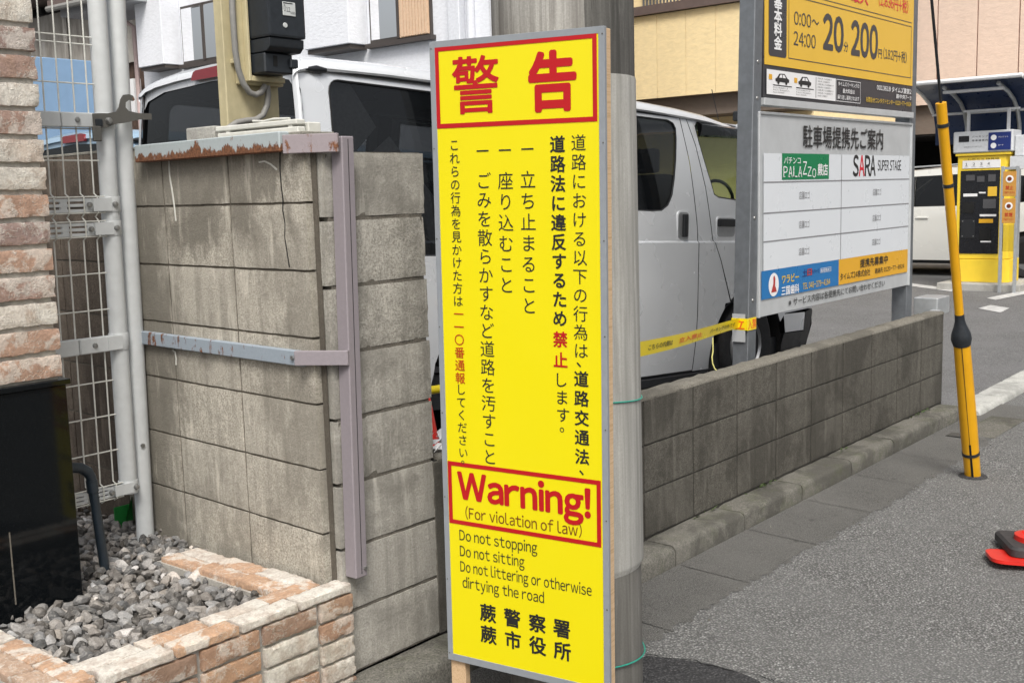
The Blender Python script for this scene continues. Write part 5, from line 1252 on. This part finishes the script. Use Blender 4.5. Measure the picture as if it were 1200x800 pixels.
for y in (0, 1):
    poly_obj('body_side', co, M['car_white'], car, [w_f, w_m, w_r, w_q], [.35, .5, .65, .8, .95, 1.1, 1.25, 1.4, 1.55], cfn(y))
    poly_obj('side_glass', [(-1.02, 1.08), (1.78, 1.14), (1.62, 1.62), (-.55, 1.66)], M['glass_dark'], car, [], [1.1, 1.25, 1.4, 1.55], cfn(y, .02))
    poly_obj('window_trim', [(-.42, 1.12), (-.34, 1.12), (-.34, 1.61), (-.42, 1.60)], M['trim_black'], car, [], [1.25, 1.4, 1.55], cfn(y, -.003)); poly_obj('window_trim', [(.42, 1.13), (.50, 1.13), (.50, 1.63), (.42, 1.63)], M['trim_black'], car, [], [1.25, 1.4, 1.55], cfn(y, -.003))
rr = []
for a, b in [(-2.2, .30), (-2.22, .75), (-2.0, .93), (-1.4, 1.08), (-1.15, 1.22), (-.45, 1.70), (.2, 1.75), (1.3, 1.71), (1.80, 1.62), (1.95, 1.45), (2.05, 1.15), (2.15, .95), (2.12, .38)]:
    f0 = cfn(0)(a, b)[1]; rr.append([(a, f0, b), (a, f0 + .05, b + .012), (a, .875, b + .03), (a, 1.70 - f0, b + .012), (a, 1.75 - f0, b)])
MB().rings(rr, 0, False, False).build('shell', M['car_white'], car, 45)
MB().box((-2.1, .1, .2), (2.05, 1.65, .34)).build('underbody', M['trim_black'], car)
for y in (-.012, 1.762 - .012): MB().box((1.80, y, .92), (2.14, y + .012, 1.10)).build('tail_lamp', M['lamp_red'], car, None, .003)
for a in (-.30, .62): MB().box((a, -.02, .93), (a + .20, -.0005, .96)).build('door_handle', M['car_white'], car, None, .004)
for a in (-.38, .46, -1.0): MB().box((a, -.002, .36), (a + .008, .0008, 1.1)).build('shut_line', M['gap'], car)
MB().tube([(-.4, .12, 1.76), (.5, .12, 1.79), (1.4, .12, 1.74)], .015, 6).build('roof_rail', M['galv_light'], car, 40)
for s in (-1.50, 1.42):
    for far in (0, 1):
        wh = empty('wheel', (s, 1.75 - .02 if far else .02, .33), PI if far else 0, car)
        MB().lathe([(.21, .03), (.29, .0), (.32, .01), (.335, .04), (.335, .17), (.21, .19)], 32, 0, 'y').build('tyre', M['rubber'], wh, 40); MB().lathe([(.21, .19), (.21, .03), (.19, .02), (.05, .04), (.001, .03)], 24, 0, 'y').build('rim', M['rim'], wh, 40)
    MB().box((s - .42, .04, .22), (s + .42, .06 + .25, .72)).build('wheel_housing', M['gap'], car)

# ------------------------------------------------------------------ buildings
# white house, face at x = 8 looking to -x
hs_ = tag(empty('white_house', (8, 11, 0)), 'white stucco house with box bays behind the van', 'house')
def hb(name, y0, y1, z0, z1, x0, x1, m, parent=None, bev=0): return MB().box((x0, y0 - 11, z0), (x1, y1 - 11, z1)).build(name, m, parent or hs_, None, bev)
hb('wall', 8.05, 16.85, -.1, 8.0, .0, 3.0, M['house_white'])
hb('corner_wall', 6.6, 8.045, -.1, 8.0, .25, 1.0, M['house_grey'])
hb('box_bay', 15.55, 16.38, 3.96, 7.6, -.40, -.002, M['house_white'], None, .01)
hb('bay_underside', 15.57, 16.36, 3.90, 3.955, -.36, -.004, M['frame_dark'])
hb('box_bay', 10.55, 11.60, 3.80, 7.6, -.40, -.002, M['house_white'], None, .01)
hb('bay_underside', 10.58, 11.58, 3.73, 3.795, -.36, -.004, M['frame_dark'])
def pane_(y0, y1, z0, z1, w): MB().face([(-.072, y0 - 11, z0), (-.072, y1 - 11, z0), (-.072, y1 - 11, z1), (-.072, y0 - 11, z1)]).build('pane', M['glass_house'], w)
def window(y0, y1, z0, z1, right, label=None):
    w = hb('window', y0, y1, z0, z1, -.05, -.004, M['frame_dark'])
    ym = (y0 + y1) / 2
    hb('curtain', ym + .04, y1 - .06, z0 + .06, z1 - .06, -.058, -.0505, M['curtain'], w)
    pane_(ym + .03, y1 - .05, z0 + .05, z1 - .05, w)
    if right == 'slat':
        hb('shutter', y0 + .03, ym - .02, z0 + .02, z1 - .02, -.075, -.051, M['shutter'], w)
        n = 9
        for k in range(n):
            yy = y0 + .04 + (ym - y0 - .09) * k / n; hb('slat', yy, yy + (ym - y0 - .09) / n - .012, z0 + .03, z1 - .03, -.088, -.0755, M['shutter'], w)
    else:
        hb('curtain', y0 + .06, ym - .03, z0 + .06, z1 - .06, -.058, -.0505, M['film_white'], w); pane_(y0 + .05, ym - .03, z0 + .05, z1 - .05, w)
    hb('sill', y0 - .05, y1 + .05, z0 - .07, z0 - .003, -.12, -.004, M['frame_dark'], w)
    hb('meeting_rail', ym - .02, ym + .03, z0 + .02, z1 - .02, -.09, -.052, M['frame_dark'], w)
window(14.05, 15.45, 3.95, 4.98, 'c'); window(9.14, 10.45, 3.80, 5.1, 'slat')
hb('corner_pilaster', 8.50, 8.72, -.1, 7.8, -.14, -.002, M['white_pipe'], None, .01)
MB().tube([(-.06, 8.35 - 11, 0), (-.06, 8.35 - 11, 7.8)], .06, 12).build('downpipe', M['white_pipe'], hs_, 40)
MB().tube([(.05, 7.6 - 11, 3.68), (.05, 7.6 - 11, 7.8)], .16, 16).build('tank_pipe', M['house_grey'], hs_, 40)
MB().tube([(-.05, 17.0 - 11, .0), (-.05, 17.0 - 11, 4.8), (-.2, 17.25 - 11, 5.0), (-.5, 17.5 - 11, 5.12)], .045, 10).build('downpipe', M['pink_pipe'], hs_, 40)
hb('eaves', 15.9, 18.6, 5.25, 5.40, -.9, .5, M['brown_trim']); hb('soffit', 15.95, 18.5, 5.10, 5.245, -.7, .5, M['house_grey'])
MB().tube([(-.9, 15.9 - 11, 5.20), (-.9, 18.6 - 11, 5.24)], .06, 8).build('eaves_gutter', M['grey_conduit'], hs_, 40)

# old shed beyond
sh = tag(empty('old_shed', (10, 22, 0)), 'weathered corrugated tin shed seen above the gate at far left', 'shed')
MB().box((0, -4.2, -.1), (4, 6, 5.9)).build('timber_wall', M['old_wood'], sh)
mb = MB(); rr = []
for i in range(121):
    y = -2.1 + 6.0 * i / 120; x = -.05 - .035 * (1 + math.sin(i * PI / 2)); rr.append([(x, y, 4.6), (x, y, 6.05)])
mb.rings(rr, 0, False, False); mb.build('tin_wall', M['old_tin'], sh, None)
for k in range(12): MB().box((-.16, -2.0 + k * .45, 6.1), (-.04, -1.78 + k * .45, 6.25)).build('rafter_end', M['void'], sh)
MB().box((-.8, -4.2, 6.3), (4.2, 6, 6.45)).build('roof', M['brown_trim'], sh)
MB().box((-.16, -1.95, 5.75), (-.12, -1.25, 5.85)).build('vent_strip', M['film_white'], sh)
MB().tube([(-.2, .9, 4.6), (-.2, .9, 6.2)], .06, 8).build('pipe', M['old_tin'], sh)
rnd = random.Random(8)
for k in range(9): MB().box((-.1 - .04 * (k % 2), -4.1 + k * .22, .2), (-.02, -3.97 + k * .22, 5.8)).build('board', [M['old_wood'], M['brown_trim'], M['house_grey']][k % 3] if k != 4 else M['brown_wall'], sh)
for z in (3.15, 3.30): MB().tube([(-.35, -4.4, z), (-.35, -2.3, z + .02)], .025, 6).build('rail', M['void'], sh)
MB().box((-.3, -2.02, 3.3), (-.12, -1.86, 4.2)).build('white_board', M['film_white'], sh)
bp2 = tag(MB().box((3.20, 14.0, -.1), (5.30, 14.06, 3.70)).build('blue_sheet_panel', M['blue_sheet'], None, None, .01), 'plain light blue sheet panel seen through the gate mesh', 'panel')
fence = tag(empty('back_wall', (4.5, 18.5, 0)), kind='structure'); COL.objects.unlink(fence); bpy.data.objects.remove(fence)

# yellow building
yb_ = tag(empty('cream_building', (13, 9, 0)), 'cream yellow clad building above the van roof', 'building')
def yb(name, y0, y1, z0, z1, x0, x1, m, parent=None): return MB().box((x0, y0 - 9, z0), (x1, y1 - 9, z1)).build(name, m, parent or yb_)
yb('wall', 6.0, 14, 3.06, 4.515, .0, 5, M['joint_dark'])
for k in range(-2, 11): yb('cladding_panel', 7.258 + k * .59, 7.84 + k * .59, 3.062, 4.51, -.035, -.001, M['wall_yellow'])
yb('balcony_rail', 5.9, 14, 4.52, 4.67, -.12, .2, M['brown_trim'])
for k in range(40): yb('baluster', 5.95 + k * .07, 5.975 + k * .07, 4.675, 5.5, -.06, -.035, M['galv'])
yb('upper_wall', 5.9, 14, 4.68, 7, 1.2, 5, M['void']); yb('upper_pier', 8.62, 9.3, 4.675, 7, .0, 1.1, M['wall_yellow'])
yb('beam', 5.9, 14, 2.72, 3.055, .15, 5, M['brown_wall']); yb('ground_floor', 5.9, 14, -.1, 2.715, .9, 5, M['wall_yellow']); yb('doorway', 6.2, 7.0, -.1, 2.3, .84, .895, M['void'])
lampw_ = tag(MB().box((12.80, 6.72, 2.55), (12.99, 6.85, 2.72)).build('wall_lamp', M['black_plastic'], None, None, .02), 'small black wall lamp below the cream cladding by the board post', 'lamp')
lampw_.parent = yb_; lampw_.matrix_parent_inverse = Matrix.Translation((-13, -9, 0)); del lampw_['category']; del lampw_['label']

# pink building
pk = tag(empty('pink_building', (19, 4, 0)), 'pale pink clad building behind the canopy at right', 'building')
def pkb(name, y0, y1, z0, z1, x0, x1, m): return MB().box((x0, y0 - 4, z0), (x1, y1 - 4, z1)).build(name, m, pk)
pkb('wall', -6, 12, 3.02, 9.9, .0, 6, M['joint_pink'])
for k in range(-10, 11): pkb('cladding_panel', 4.81 + k * .78 - .755, 4.81 + k * .78, 3.0, 9.9, -.05, -.001, M['wall_pink'])
pkb('beam', -6, 12, 2.42, 2.995, .1, 6, M['brown_wall']); pkb('garage_back', -6, 12, -.1, 2.415, 3.5, 6, M['void']); pkb('garage_ceiling', -6, 12, 2.38, 2.418, .12, 3.5, M['void'])
for y in (-4, 1.5, 7, 11): pkb('column', y, y + .5, -.1, 2.41, .2, .7, M['brown_wall'])

# tidy the scratch text object
bpy.data.objects.remove(_to)
